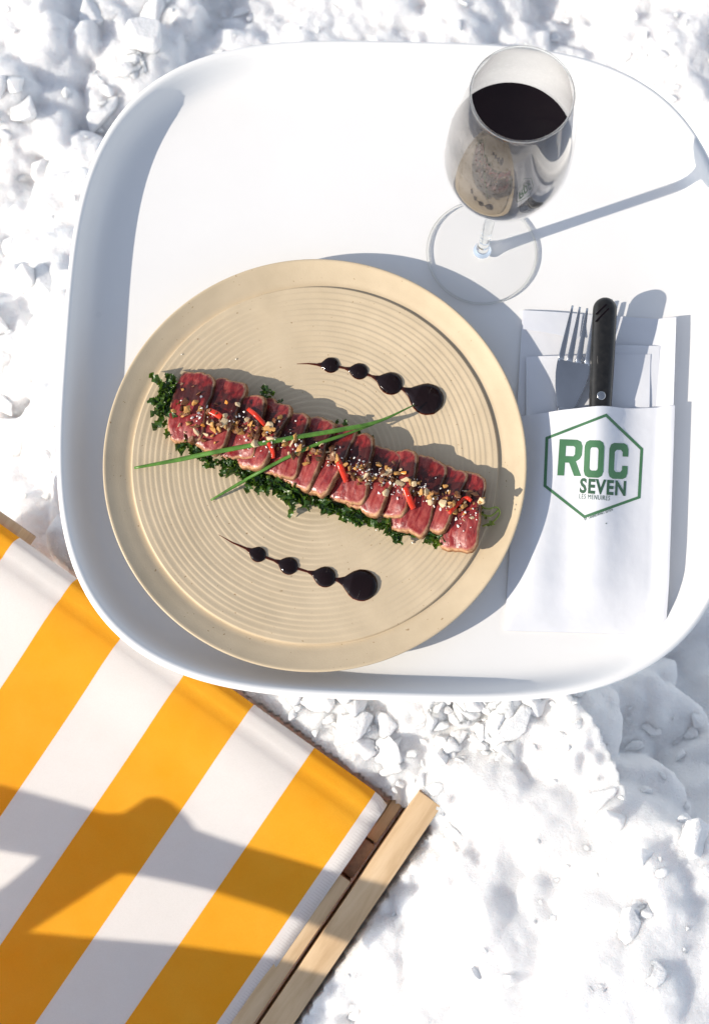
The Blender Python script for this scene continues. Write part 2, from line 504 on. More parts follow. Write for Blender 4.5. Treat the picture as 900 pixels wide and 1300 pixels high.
    F = np.stack([idx[:-1, :-1].ravel(), idx[1:, :-1].ravel(), idx[1:, 1:].ravel(), idx[:-1, 1:].ravel()], 1)
    me = bpy.data.meshes.new('snow')
    me.vertices.add(len(V)); me.vertices.foreach_set('co', V.ravel())
    me.loops.add(F.size); me.loops.foreach_set('vertex_index', F.ravel())
    me.polygons.add(len(F)); me.polygons.foreach_set('loop_start', np.arange(0, F.size, 4)); me.polygons.foreach_set('loop_total', np.full(len(F), 4))
    me.polygons.foreach_set('use_smooth', np.ones(len(F), bool))
    me.update(calc_edges=True); me.materials.append(M_SNOW)
    o = link(bpy.data.objects.new('snow', me))
    tag(o, 'sunlit churned white snow covering the ground', 'snow', kind='structure')
    def height(x, y):
        i = min(max(np.searchsorted(xs, x), 1), nx - 1); j = min(max(np.searchsorted(ys, y), 1), ny - 1)
        return float(Z[i, j])
    return height
snow_h = build_snow()

def chunk_mesh(r, npts=13, bev=0.16, seg=2):
    bm = bmesh.new()
    for i in range(npts):
        d = Vector(r.normal(size=3)); d.normalize()
        bm.verts.new(d * r.uniform(0.82, 1.0))
    res = bmesh.ops.convex_hull(bm, input=bm.verts[:])
    junk = list({e for e in res['geom_interior'] + res['geom_unused'] if isinstance(e, bmesh.types.BMVert)})
    bmesh.ops.delete(bm, geom=junk, context='VERTS')
    bmesh.ops.dissolve_limit(bm, angle_limit=math.radians(22), verts=bm.verts[:], edges=bm.edges[:])
    if bev:
        try: bevel(bm, bev, seg, 12)
        except Exception: pass
    bmesh.ops.triangulate(bm, faces=bm.faces[:])
    bm.verts.index_update()
    V = np.array([v.co[:] for v in bm.verts]); F = [tuple(v.index for v in f.verts) for f in bm.faces]
    bm.free()
    return V, F

def build_loose_snow():
    r = np.random.default_rng(3)
    protos = [chunk_mesh(r, int(r.integers(9, 16)), 0.27, 4) for _ in range(26)]
    VV, FF, base = [], [], 0
    spots = []
    for _ in range(190):                                   # between hem and tray, and along the rail
        p = at(r.uniform(290, 640), r.uniform(880, 1060), -0.14); spots.append((p.x, p.y, 0.004 + 0.017 * r.random() ** 1.6))
    for _ in range(70):
        p = at(r.uniform(560, 900), r.uniform(880, 1150), -0.18); spots.append((p.x, p.y, 0.003 + 0.013 * r.random() ** 2.5))
    for _ in range(30):
        p = at(r.uniform(430, 900), r.uniform(1050, 1300), -0.12); spots.append((p.x, p.y, 0.003 + 0.010 * r.random() ** 3))
    for _ in range(170):
        spots.append((r.uniform(-0.45, -0.17), r.uniform(0.1, 0.85), 0.005 + 0.024 * r.random() ** 2.4))
    for _ in range(230):
        spots.append((r.uniform(-0.2, 0.45), r.uniform(0.58, 0.9), 0.003 + 0.010 * r.random() ** 2.6))
    for (x, y, s) in spots:
        u = (x - CH_O.x) * A_AX.x + (y - CH_O.y) * A_AX.y
        v = (x - CH_O.x) * B_AX.x + (y - CH_O.y) * B_AX.y
        if u > -0.037 - s * 1.1 and v > -0.007 - s * 1.1: continue
        V, F = protos[r.integers(len(protos))]
        S = np.diag(s * np.array([r.uniform(.8, 1.3), r.uniform(.6, 1.0), r.uniform(.5, .8)]))
        R = np.array(Matrix.Rotation(r.uniform(0, 6.28), 3, 'Z') @ Matrix.Rotation(r.uniform(-.5, .5), 3, 'X') @ Matrix.Rotation(r.uniform(-.5, .5), 3, 'Y'))
        W = V @ (R @ S).T + np.array([x, y, snow_h(x, y) - s * 0.10 if not (u > -0.10 and v > -0.08) else min(snow_h(x, y) - s * 0.10, -0.097 - s * 0.5)])
        VV.append(W); FF += [tuple(i + base for i in f) for f in F]; base += len(W)
    o = mesh_obj('loose_snow', np.concatenate(VV), FF, M_CLOD)
    tag(o, 'loose angular clods of snow strewn over the snow ground', 'snow clods', kind='stuff')
build_loose_snow()

# ------------------------------------------------------------------ white tray table
TC = (0.0309, 0.2601); TA, TB, TN, TROT = 0.2283, 0.2309, 3.35, -0.0257
def tray_ring(inset, z, n=288, scale=1.0):
    out = []
    a, b = (TA - inset) * scale, (TB - inset) * scale
    for k in range(n):
        t = 2 * math.pi * k / n
        c, s = math.cos(t), math.sin(t)
        rr = (abs(c / a) ** TN + abs(s / b) ** TN) ** (-1 / TN)
        x, y = rr * c, rr * s
        out.append((TC[0] + x * math.cos(TROT) - y * math.sin(TROT), TC[1] + x * math.sin(TROT) + y * math.cos(TROT), z))
    return out
def build_table():
    root = empty('tray_table', (TC[0], TC[1], -0.36))
    tag(root, 'white plastic tray table with raised rim standing in the snow', 'table')
    prof = [(0.045, -0.0085), (0.020, -0.0085), (0.010, -0.005), (0.004, 0.004), (0.0008, 0.0145), (0.0, 0.0175), (0.0006, 0.0195),
            (0.0022, 0.0207), (0.0038, 0.0205), (0.0052, 0.0192), (0.0072, 0.0150), (0.0098, 0.0092), (0.0125, 0.0048),
            (0.0155, 0.0020), (0.0190, 0.0006), (0.0230, 0.0001), (0.030, 0.0), (0.060, 0.0)]
    n = 288
    V, F = [], []
    rings = [tray_ring(0.045, -0.0085, n, s) for s in (0.05, 0.5)] + [tray_ring(i, z, n) for i, z in prof] + [tray_ring(0.06, 0.0, n, s) for s in (0.8, 0.55, 0.3, 0.1)]
    for rg in rings: V += rg
    for i in range(len(rings) - 1):
        for k in range(n):
            k2 = (k + 1) % n
            F.append((i * n + k, i * n + k2, (i + 1) * n + k2, (i + 1) * n + k))
    F.append(tuple(range(n))[::-1]); b = (len(rings) - 1) * n; F.append(tuple(b + k for k in range(n)))
    V = [Vector(v) - Vector(root.location) for v in V]
    mesh_obj('tray_top', V, F, M_TRAY, root)
    pv, pf = lathe([(0.16, -0.03), (0.16, 0.0), (0.15, 0.01), (0.05, 0.03), (0.032, 0.06), (0.03, 0.30), (0.05, 0.34), (0.11, 0.3505)], 48, (0, 0), True, True)
    mesh_obj('pedestal', pv, pf, M_TRAY, root)
build_table()

# ------------------------------------------------------------------ plate
PC = (-0.0262, 0.1874)
WELL = 0.1213
_rr = np.random.default_rng(21)
_rings = []
_p = 0.0185
while _p < 0.119:
    _rings.append((_p, _rr.uniform(0.55, 1.15)))
    _p += _rr.uniform(0.0032, 0.0047)
def plate_z(r):
    z = 0.0088 + 0.0066 * (min(r, WELL) / WELL) ** 2.1
    for p, a in _rings:
        d = r - p
        if -0.0030 < d < 0.0012:
            w = (1 - abs(d) / 0.0030) if d < 0 else (1 - d / 0.0012)
            z += 0.00022 * a * w * w * (3 - 2 * w)
    return z
def build_plate():
    root = empty('dinner_plate', (PC[0], PC[1], 0.0))
    tag(root, 'large round cream stoneware plate with concentric ridges', 'plate')
    rs = [0.0005 + (WELL - 0.0005) * k / 330 for k in range(331)]
    prof = [(r, plate_z(r)) for r in rs]
    prof += [(WELL + 0.0006, prof[-1][1] - 0.0003), (WELL + 0.0011, prof[-1][1] - 0.0019)]
    zg = prof[-1][1]
    V, F = lathe(prof, 320)
    # slight hand-thrown wobble of the ridges
    V = [(x, y, z + 0.00025 * noise.noise(Vector((x * 60, y * 60, 0)))) for x, y, z in V]
    F.append(tuple(range(320))[::-1])
    mesh_obj('well', V, F, M_PLATE, root)
    rim = [(WELL + 0.0011, zg), (WELL + 0.0022, zg - 0.0002), (0.1268, 0.0150), (0.131, 0.0165), (0.1355, 0.0184), (0.1380, 0.0197), (0.1392, 0.0203), (0.1400, 0.0200),
           (0.1402, 0.0190), (0.1398, 0.0176), (0.137, 0.0155), (0.128, 0.0110), (0.112, 0.0065), (0.095, 0.004), (0.088, 0.0032)]
    V, F = lathe(rim, 320)
    mesh_obj('rim', V, F, M_PLATE, root)
    V, F = lathe([(0.088, 0.0032), (0.0875, 0.0), (0.083, 0.0), (0.082, 0.0040), (0.04, 0.0045), (0.001, 0.0045)], 160)
    mesh_obj('foot_ring', V, F, M_PLATE, root)
build_plate()
def pz_at(x, y):
    return plate_z(math.hypot(x - PC[0], y - PC[1]))
def on_plate(px, py, dz=0.0):
    p = at(px, py, 0.012)
    for _ in range(3):
        p = at(px, py, pz_at(p.x, p.y) + dz)
    return p

# ------------------------------------------------------------------ tuna slices
BVH_V, BVH_F = [], []
def slab(L, Wd, T, rng, nring=56):
    """rounded slab: long axis y, width x, thickness z; returns verts, faces, edge attribute"""
    V, F, E = [], [], []
    def ring(s, z, e, jit):
        for k in range(nring):
            a = 2 * math.pi * k / nring
            c, sn = math.cos(a), math.sin(a)
            n_ = 5.5
            rr = (abs(c) ** n_ + abs(sn) ** n_) ** (-1 / n_)
            ww = 1 + 0.13 * noise.noise(Vector((c * 1.5 + rng * 9.1, sn * 1.5, rng))) + 0.045 * noise.noise(Vector((c * 6 + rng * 3, sn * 6, rng)))
            x = rr * c * Wd / 2 * ww; y = rr * sn * L / 2 * ww
            inset = (1 - s)
            V.append((x * s, y * s, z + jit * 0.0008 * noise.noise(Vector((x * 260 * s + rng * 5, y * 260 * s, z * 200)))))
            E.append(e)
    levels = []
    for s in (0.06, 0.2, 0.36, 0.52, 0.66, 0.78):
        levels.append((s, T / 2, 0.0, 1))
    levels += [(0.86, T / 2, 0.12, 1), (0.915, T / 2 - 0.0001, 0.42, 1), (0.955, T / 2 - 0.0005, 0.7, 1), (0.985, T / 2 - 0.0014, 0.95, 1.5), (1.0, T / 6, 1, 2), (1.0, -T / 6, 1, 2),
               (0.975, -T / 2 + 0.0012, 1, 1), (0.92, -T / 2, 0.7, 1), (0.75, -T / 2, 0.1, 1), (0.3, -T / 2, 0, 1)]
    for s, z, e, j in levels: ring(s, z, e, j)
    n = nring
    for i in range(len(levels) - 1):
        for k in range(n):
            k2 = (k + 1) % n
            F.append((i * n + k, (i + 1) * n + k, (i + 1) * n + k2, i * n + k2))
    F.append(tuple(range(n))); b = (len(levels) - 1) * n; F.append(tuple(b + k for k in range(n))[::-1])
    return V, F, E

ROW = []
SLICES = [  # centre px, length, width, tilt, turn (deg)
    (242, 516, .050, .0265, 8, -10), (276, 526, .051, .0275, 15, -21), (307, 541, .045, .027, 19, -8), (334, 550, .050, .027, 20, -23), (362, 565, .046, .027, 18, -11),
    (389, 574, .050, .027, 22, -20), (415, 582, .053, .027, 19, -25), (446, 594, .050, .0265, 21, -8), (474, 607, .048, .0265, 18, -21),
    (501, 613, .046, .0265, 21, -12), (530, 627, .053, .027, 17, -18), (557, 632, .046, .027, 20, -23), (586, 649, .054, .027, 13, -9)]
names = ['leftmost', 'second from the left end', 'third from the left end', 'fourth from the left end', 'fifth from the left end', 'sixth from the left end', 'middle',
         'sixth from the right end', 'fifth from the right end', 'fourth from the right end', 'third from the right end', 'second from the right end', 'rightmost']
for i, (px, py, L, Wd, tl, turn) in enumerate(SLICES):
    T = 0.0074
    V, F, E = slab(L, Wd, T, i * 1.37 + 0.5)
    V = [(x, y, z - 0.0042 * (y / 0.025) ** 2 + 0.0012 * math.sin(x * 130 + i * 2.1)) for x, y, z in V]
    c = on_plate(px, py, 0.011)
    t = math.radians(tl)
    zc = pz_at(c.x, c.y) + 0.0045 + 0.5 * Wd * math.sin(t) * 0.82 + 0.5 * T * math.cos(t)
    c = at(px, py, zc)
    rot = Matrix.Rotation(math.radians(turn), 4, 'Z') @ Matrix.Rotation(math.radians(random.uniform(-3, 3)), 4, 'X') @ Matrix.Rotation(-t, 4, 'Y')
    M = Matrix.Translation(c) @ rot
    o = mesh_obj('tuna_slice', V, F, M_TUNA)
    o.matrix_world = M
    at_ = o.data.attributes.new('edge', 'FLOAT', 'POINT'); at_.data.foreach_set('value', E)
    how = {0: 'seared red tuna slice, leftmost of the row, lying against the dark green leaves', 6: 'seared red tuna slice in the middle of the row, under the crossing chives',
           12: 'seared red tuna slice, rightmost of the row, beside the curly sprout'}.get(i, 'seared red tuna slice, %s of the overlapping row' % names[i])
    tag(o, how, 'tuna slice', 'tuna slices overlapping in a row')
    b = len(BVH_V)
    BVH_V += [M @ Vector(v) for v in V]; BVH_F += [tuple(k + b for k in f) for f in F]
BVH = BVHTree.FromPolygons([tuple(v) for v in BVH_V], BVH_F)
def food_z(x, y):
    h = BVH.ray_cast(Vector((x, y, 0.2)), Vector((0, 0, -1)))
    return (h[0].z, h[1]) if h[0] is not None else (pz_at(x, y), Vector((0, 0, 1)))
def food_at(px, py, dz=0.0):
    z = 0.022
    for _ in range(4):
        p = at(px, py, z)
        z = food_z(p.x, p.y)[0] + dz
    return at(px, py, z)

# dark glaze brushed over the middle of the row
ROWP = [(225, 520), (262, 528), (300, 537), (345, 552), (390, 568), (435, 584), (480, 600), (525, 616), (570, 632), (600, 640)]
def row_px(t):
    k = t * (len(ROWP) - 1); i = min(int(k), len(ROWP) - 2); f = k - i
    return ROWP[i][0] * (1 - f) + ROWP[i + 1][0] * f, ROWP[i][1] * (1 - f) + ROWP[i + 1][1] * f

# ------------------------------------------------------------------ garnish
def hull_mesh(name, r, npts, mat, scale=(1, 1, 1), bev=0.12):
    V, F = chunk_mesh(r, npts, bev, 2)
    V = V * np.array(scale)
    me = bpy.data.meshes.new(name)
    me.from_pydata([tuple(v) for v in V], [], F)
    me.materials.append(mat); me.polygons.foreach_set('use_smooth', [True] * len(me.polygons)); me.set_sharp_from_angle(angle=math.radians(50)); me.update()
    return me
rg = np.random.default_rng(17)
nut_meshes = [hull_mesh('nut_piece', rg, int(rg.integers(8, 12)), [M_NUT, M_NUTD, M_NUT, M_NUTD, M_NUTP][i % 5], (1, rg.uniform(.45, .85), rg.uniform(.22, .5)), 0.05) for i in range(14)]
first = None
GARN = []
for i in range(295):
    t = rg.random()
    t = min(max(t, 0.03), 0.985)
    x, y = row_px(t)
    wdt = 12 + 5 * math.sin(t * 21)
    px, py = x + rg.normal() * 7, y + rg.normal() * wdt * 0.8 + 4
    s = 0.0014 + 0.0034 * rg.random() ** 1.7
    p = food_at(px, py, s * 0.35 + (0.0045 * rg.random() ** 1.7) * math.exp(-((py - y - 3) / 12) ** 2))
    if first is None:
        first = bpy.data.objects.new('nut_piece', nut_meshes[0]); o = first
        tag(o, 'small toasted piece of chopped nut or fried onion on the tuna row', 'nut piece', 'chopped nuts and fried onion along the tuna row')
    else:
        o = first.copy(); o.data = nut_meshes[int(rg.integers(len(nut_meshes)))]
    o.location = p; o.scale = (s, s, s)
    o.rotation_euler = (rg.uniform(-.9, .9), rg.uniform(-.9, .9), rg.uniform(0, 6.28))
    link(o)
crumb_meshes = [hull_mesh('sesame_crumb', rg, 8, M_CRUMB, (1, rg.uniform(.6, .9), rg.uniform(.5, .8)), 0.2) for _ in range(5)]
first = None
clusters = [(0.06, -14, .5), (0.1, 4, .6), (0.22, -6, .8), (0.27, 18, .9), (0.34, 4, 1), (0.40, -2, .8), (0.52, 0, .7), (0.60, 4, 1.2), (0.66, 6, 1.6), (0.72, 8, 1.6), (0.80, 4, 1.2), (0.86, 8, 1), (0.93, 4, .8), (0.97, 18, .7)]
ws = np.array([c[2] for c in clusters]); ws = ws / ws.sum()
for i in range(290):
    c = clusters[int(rg.choice(len(clusters), p=ws))]
    x, y = row_px(min(max(c[0] + rg.normal() * 0.022, 0), 1))
    px, py = x + rg.normal() * 5, y + c[1] + rg.normal() * 8
    s = 0.0007 + 0.0011 * rg.random() ** 1.6
    p = food_at(px, py, s * 0.4 + 0.003 * rg.random() ** 2)
    if first is None:
        first = bpy.data.objects.new('sesame_crumb', crumb_meshes[0]); o = first
        tag(o, 'tiny white sesame crumb sprinkled on the tuna row', 'crumb', 'white crumbs sprinkled over the tuna')
    else:
        o = first.copy(); o.data = crumb_meshes[i % 5]
    o.location = p; o.scale = (s, s, s); o.rotation_euler = (rg.uniform(0, 6), rg.uniform(0, 6), rg.uniform(0, 6))
    link(o)
first = None
for (px, py) in [(231, 450), (477, 673), (386, 648), (214, 577), (371, 642), (300, 456), (524, 689), (421, 729), (286, 662)]:
    s = 0.0008 if px != 524 else 0.0013
    o = bpy.data.objects.new('plate_crumb', crumb_meshes[0]) if first is None else first.copy()
    if first is None:
        first = o
        tag(o, 'stray pale crumb lying on the bare ridged plate', 'crumb', 'stray crumbs on the bare plate')
    o.location = on_plate(px, py, s * 0.4); o.scale = (s, s, s); o.rotation_euler = (px, py, 0)
    link(o)

def strip_mesh(path, w, th, mat, name):
    V, F = [], []
    n = len(path)
    for i, p in enumerate(path):
        t = (path[min(i + 1, n - 1)] - path[max(i - 1, 0)]).normalized()
        s = t.cross(Vector((0, 0, 1))).normalized()
        ww = w * (0.75 + 0.25 * math.sin(math.pi * (0.15 + 0.7 * i / (n - 1))))
        for a, b in ((-1, -.5), (-1, .5), (-.6, 1), (.6, 1), (1, .5), (1, -.5), (.6, -1), (-.6, -1)):
            V.append(p + s * a * ww / 2 + Vector((0, 0, 1)) * b * th / 2)
    for i in range(n - 1):
        for k in range(8):
            F.append((i * 8 + k, i * 8 + (k + 1) % 8, (i + 1) * 8 + (k + 1) % 8, (i + 1) * 8 + k))
    F.append(tuple(range(8))[::-1]); F.append(tuple((n - 1) * 8 + k for k in range(8)))
    return mesh_obj(name, V, F, mat)
chilis = [([(265, 521), (274, 525), (282, 530)], .0042, 'short red chili piece on the second tuna slice from the left'),
          ([(315, 519), (325, 527), (337, 540)], .0030, 'slim red chili strip lying between two shaded tuna slices near the left end'),
          ([(428, 582), (433, 594), (440, 612)], .0038, 'bright red chili strip pointing down below the crossing chives'),
          ([(514, 619), (519, 632), (525, 646)], .0040, 'thick red chili strip standing beside a nut cluster near the right end'),
          ([(570, 652), (580, 641), (592, 632), (598, 636)], .0026, 'thin bent red chili strip on the rightmost tuna slice'),
          ([(341, 562), (346, 572), (347, 582)], .0028, 'small red chili piece beside the longer chive')]
for path, w, lab in chilis:
    pts = [food_at(px, py, 0.0022) for px, py in path]
    o = strip_mesh(spline(pts, 10), w, 0.0020, M_CHILI, 'chili_strip')
    tag(o, lab, 'chili strip', 'red chili strips on the tuna')
zest = [(288, 510, .0042), (302, 514, .0058), (258, 540, .0036), (262, 551, .005), (512, 600, .0045), (300, 540, .004), (404, 574, .0042), (520, 610, .0036)]
zlabels = ['orange zest cube near the top of the second tuna slice', 'pale fried shallot ring beside the orange zest cube', 'orange zest bit on the leftmost tuna slice', 'toasted almond sliver at the foot of the leftmost slices',
           'flat orange zest piece near the right end of the row', 'orange zest bit in the nut heap between chili pieces', 'golden zest bit right under the crossing chives', 'slim golden zest bit beside the flat orange piece']
for k, (px, py, s) in enumerate(zest):
    me = hull_mesh('zest_piece', rg, 9, [M_ORANGE, M_NUTP, M_ORANGE, M_NUTP, M_ORANGE, M_ORANGE, M_NUT, M_NUT][k], (0.55, 0.40, 0.26))
    o = bpy.data.objects.new('zest_piece', me)
    o.location = food_at(px, py, s * 0.2 + 0.0012); o.scale = (s,) * 3; o.rotation_euler = (rg.uniform(-.4, .4), rg.uniform(-.4, .4), rg.uniform(0, 6))
    link(o); tag(o, zlabels[k], 'garnish piece')

# ------------------------------------------------------------------ green leaves
def leaf_patch(c, size, r, V, F, spread=1.0):
    """a small crinkled leaf, grown as a curled strip grid"""
    yaw = r.uniform(0, 6.28); pit = r.uniform(-0.2, 0.9) * spread
    R = Matrix.Rotation(yaw, 3, 'Z') @ Matrix.Rotation(-pit, 3, 'Y') @ Matrix.Rotation(r.uniform(-.6, .6), 3, 'X')
    nu, nv = 8, 5
    b = len(V); sd = r.uniform(0, 99)
    for i in range(nu):
        u = i / (nu - 1)
        w = size * 0.26 * (math.sin(math.pi * (0.08 + 0.86 * u)) ** 0.7) * (1 + 0.5 * math.sin(u * 19 + sd))
        for j in range(nv):
            v = j / (nv - 1) * 2 - 1
            p = Vector((u * size, v * w, size * (0.16 * math.sin(u * 7 + sd + v * 2.4) + 0.14 * v * v + 0.10 * noise.noise(Vector((u * 5 + sd, v * 3, 0))) - 0.25 * u * u)))
            V.append(Vector(c) + R @ p)
    for i in range(nu - 1):
        for j in range(nv - 1):
            F.append((b + i * nv + j, b + (i + 1) * nv + j, b + (i + 1) * nv + j + 1, b + i * nv + j + 1))
clumps = [([(198, 522), (204, 502), (216, 490), (210, 512), (216, 524), (217, 545)], 52, .0090, .006, 'thick dark green leaf clump sticking out at the left end of the tuna'),
          ([(225, 556), (236, 565), (250, 572), (262, 576)], 26, .008, .006, 'small leaf fringe under the bottom edge of the two leftmost slices'),
          ([(268, 590), (285, 590), (302, 592)], 18, .0075, .006, 'olive leaf scraps below the chive at the left part of the row'),
          ([(296, 592), (318, 600), (332, 610), (345, 618)], 52, .0090, .007, 'dark green leaf fringe below the lower chive'),
          ([(350, 618), (368, 628), (385, 634), (396, 628)], 48, .0092, .006, 'shiny green leaf fringe under the lower middle of the row'),
          ([(405, 636), (418, 640), (430, 650)], 26, .0090, .004, 'thin yellow green leaf shred trailing below the middle slices'),
          ([(450, 652), (462, 656), (478, 650)], 30, .0085, .006, 'flat green leaf tuft below the red chili strip'),
          ([(492, 664), (505, 672), (512, 664), (500, 680)], 40, .0085, .008, 'bushy green leaf tuft at the bottom edge right of the middle'),
          ([(541, 676), (550, 682), (556, 676)], 24, .0075, .006, 'little green leaf tuft beside the rightmost slice'),
          ([(322, 502), (334, 500), (348, 508), (358, 512)], 9, .0065, .008, 'shaded dark leaves peeking above the third and fourth slices'),
          ([(400, 532), (428, 543), (452, 556), (470, 570), (380, 522)], 9, .0065, .009, 'deeply shaded leaves along the upper edge below the drops')]
rl = np.random.default_rng(8)
for pts, n, size, hz, lab in clumps:
    V, F = [], []
    for i in range(n):
        k = rl.random() * (len(pts) - 1); a = int(k); f = k - a; a2 = min(a + 1, len(pts) - 1)
        px = pts[a][0] * (1 - f) + pts[a2][0] * f + rl.normal() * 4
        py = pts[a][1] * (1 - f) + pts[a2][1] * f + rl.normal() * 4
        p = on_plate(px, py, 0.003); p.z += 0.6 * hz * rl.random()
        leaf_patch(p, size * rl.uniform(.6, 1.25), rl, V, F)
    o = mesh_obj('leaf_clump', V, F, M_LEAF)
    tag(o, lab, 'leaves', 'green leaf clumps under the tuna')
# curly sprout at the right end
root = empty('curly_sprout', on_plate(612, 655))
tag(root, 'thin pale green curly sprout at the right end of the tuna', 'sprout')
def sub(path, rad, nm, mat):
    V, F = tube(spline([Vector(p) - root.location for p in path], 20), rad, 7)
    return mesh_obj(nm, V, F, mat, root)
sub([on_plate(606, 640, .005), on_plate(618, 646, .006), on_plate(630, 644, .005), on_plate(634, 652, .004), on_plate(626, 662, .003), on_plate(612, 668, .0015)], 0.0006, 'tendril', M_SPROUT)
sub([on_plate(608, 652, .004), on_plate(622, 655, .005), on_plate(632, 648, .005)], 0.0006, 'tendril', M_SPROUT)
V, F = [], []
for k in range(5):
    px, py = 610 + rl.uniform(0, 14), 646 + rl.uniform(0, 24)
    leaf_patch(on_plate(px, py, 0.002 + 0.004 * rl.random()) - root.location, .0045, rl, V, F)
mesh_obj('leaf', V, F, M_SPROUT, root)

# ------------------------------------------------------------------ chives
def chive(path, rad, lab):
    pts = [on_plate(px, py, dz) for px, py, dz in path]
    sp = spline(pts, 48)
    n = len(sp)
    zz = [max(p.z, food_z(p.x, p.y)[0] + rad * 0.9) for p in sp]
    for _ in range(6):
        zz = [zz[0]] + [max(zz[k], (zz[k - 1] + zz[k + 1]) / 2) if _ < 3 else (zz[k - 1] + 2 * zz[k] + zz[k + 1]) / 4 for k in range(1, n - 1)] + [zz[-1]]
    cam_p = Vector((0, 0, CAM_H))
    sp = [cam_p + (p - cam_p) * ((z - CAM_H) / (p.z - CAM_H)) for p, z in zip(sp, zz)]
    rr = [rad * (0.55 + 0.45 * min(1, i / (n * 0.16))) * (1 if i < n * 0.75 else max(0.18, 1 - (i - n * 0.75) / (n * 0.25) * 0.82)) for i in range(n)]
    V, F = tube(sp, rr, 10, 0.75)
    o = mesh_obj('chive', V, F, M_CHIVE)
    tag(o, lab, 'chive', 'two chives laid across the tuna')
chive([(171, 594, .0025), (225, 584, .007), (262, 576, .012), (310, 567, .0165), (370, 556, .0190), (430, 546, .0185), (480, 535, .0150), (526, 514, .0085)], .0016, 'longer green chive running nearly level from the left plate edge to the big drop')
chive([(268, 635, .0015), (302, 615, .0065), (330, 599, .0115), (362, 582, .0160), (400, 565, .0180), (440, 551, .0165), (475, 539, .0125)], .0012, 'shorter green chive rising steeply from the lower plate to cross the longer one')

# ------------------------------------------------------------------ balsamic drops
def sauce_trail(pts, lab):
    """pts: (px, py, half width px). one flowing puddle with a domed section"""
    P = []
    for i in range(len(pts) - 1):
        a, b = pts[i], pts[i + 1]
        for k in range(4):
            f = k / 4
            P.append([a[j] * (1 - f) + b[j] * f for j in range(2)] + [a[2] + (b[2] - a[2]) * f])
    P.append(list(pts[-1]))
    V, F, A = [], [], []
    m = 15
    ctr = [on_plate(p[0], p[1]) for p in P]
    n = len(P)
    for i, p in enumerate(ctr):
        t = (ctr[min(i + 1, n - 1)] - ctr[max(i - 1, 0)]); t.z = 0; t.normalize()
        s = Vector((-t.y, t.x, 0))
        w = P[i][2] * 0.00052
        for j in range(m):
            v = j / (m - 1) * 2 - 1
            q = p + s * w * v
            h = min(0.0032, w * 0.38) * math.sqrt(max(0, 1 - v * v)) 
            V.append((q.x, q.y, pz_at(q.x, q.y) + 0.00012 + h)); A.append(min(1, h / 0.0011))
    for i in range(n - 1):
        for j in range(m - 1):
            F.append((i * m + j, (i + 1) * m + j, (i + 1) * m + j + 1, i * m + j + 1))
    o = mesh_obj('sauce_trail', V, F, M_BALS)
    a = o.data.attributes.new('thick', 'FLOAT', 'POINT'); a.data.foreach_set('value', A)
    tag(o, lab, 'sauce drops', 'dark sauce trails on the plate')
def drops(tail, ds):
    """tail px, then drops (cx, cy, r): rounded heads with a short neck towards the next"""
    out = [(tail[0], tail[1], 0.3), (tail[0] * .55 + (ds[0][0] - ds[0][2]) * .45, tail[1] * .55 + ds[0][1] * .45 - 1, 1.0)]
    for k, (x, y, r) in enumerate(ds):
        nx, ny = (ds[k + 1][0], ds[k + 1][1]) if k + 1 < len(ds) else (x + 1, y + (0.3))
        px, py = (ds[k - 1][0], ds[k - 1][1]) if k else tail
        din = Vector((x - px, y - py)).normalized(); dout = Vector((nx - x, ny - y)).normalized()
        for a, wd in ((-1.75, 1.5), (-1.4, 0.12 * r + 1.2), (-1.15, 0.30 * r), (-0.9, 0.55 * r), (-0.65, 0.78 * r), (-0.35, 0.95 * r), (0.0, r)):
            out.append((x + din.x * r * a, y + din.y * r * a, wd))
        for q in range(1, 13):
            a = 0.985 * q / 12
            out.append((x + dout.x * r * a, y + dout.y * r * a, r * math.sqrt(1 - a * a)))
        if k + 1 < len(ds):
            ex = Vector((x, y)) + dout * r * 1.12
            out.append((ex.x, ex.y, 1.7))
        else:
            out.append((x + dout.x * r * 0.995, y + dout.y * r * 0.995, 0.8))
    return out
sauce_trail(drops((377, 462), [(420, 463.5, 10.5), (456, 471.5, 11), (496, 487, 15), (542, 507, 21)]), 'string of dark glaze drops above the tuna, ending under a chive tip')
sauce_trail(drops((278, 679), [(328, 704, 10), (367, 718.5, 11.5), (413, 732.5, 13.5), (459, 743, 20.5)]), 'string of dark glaze drops on the open plate below the tuna')

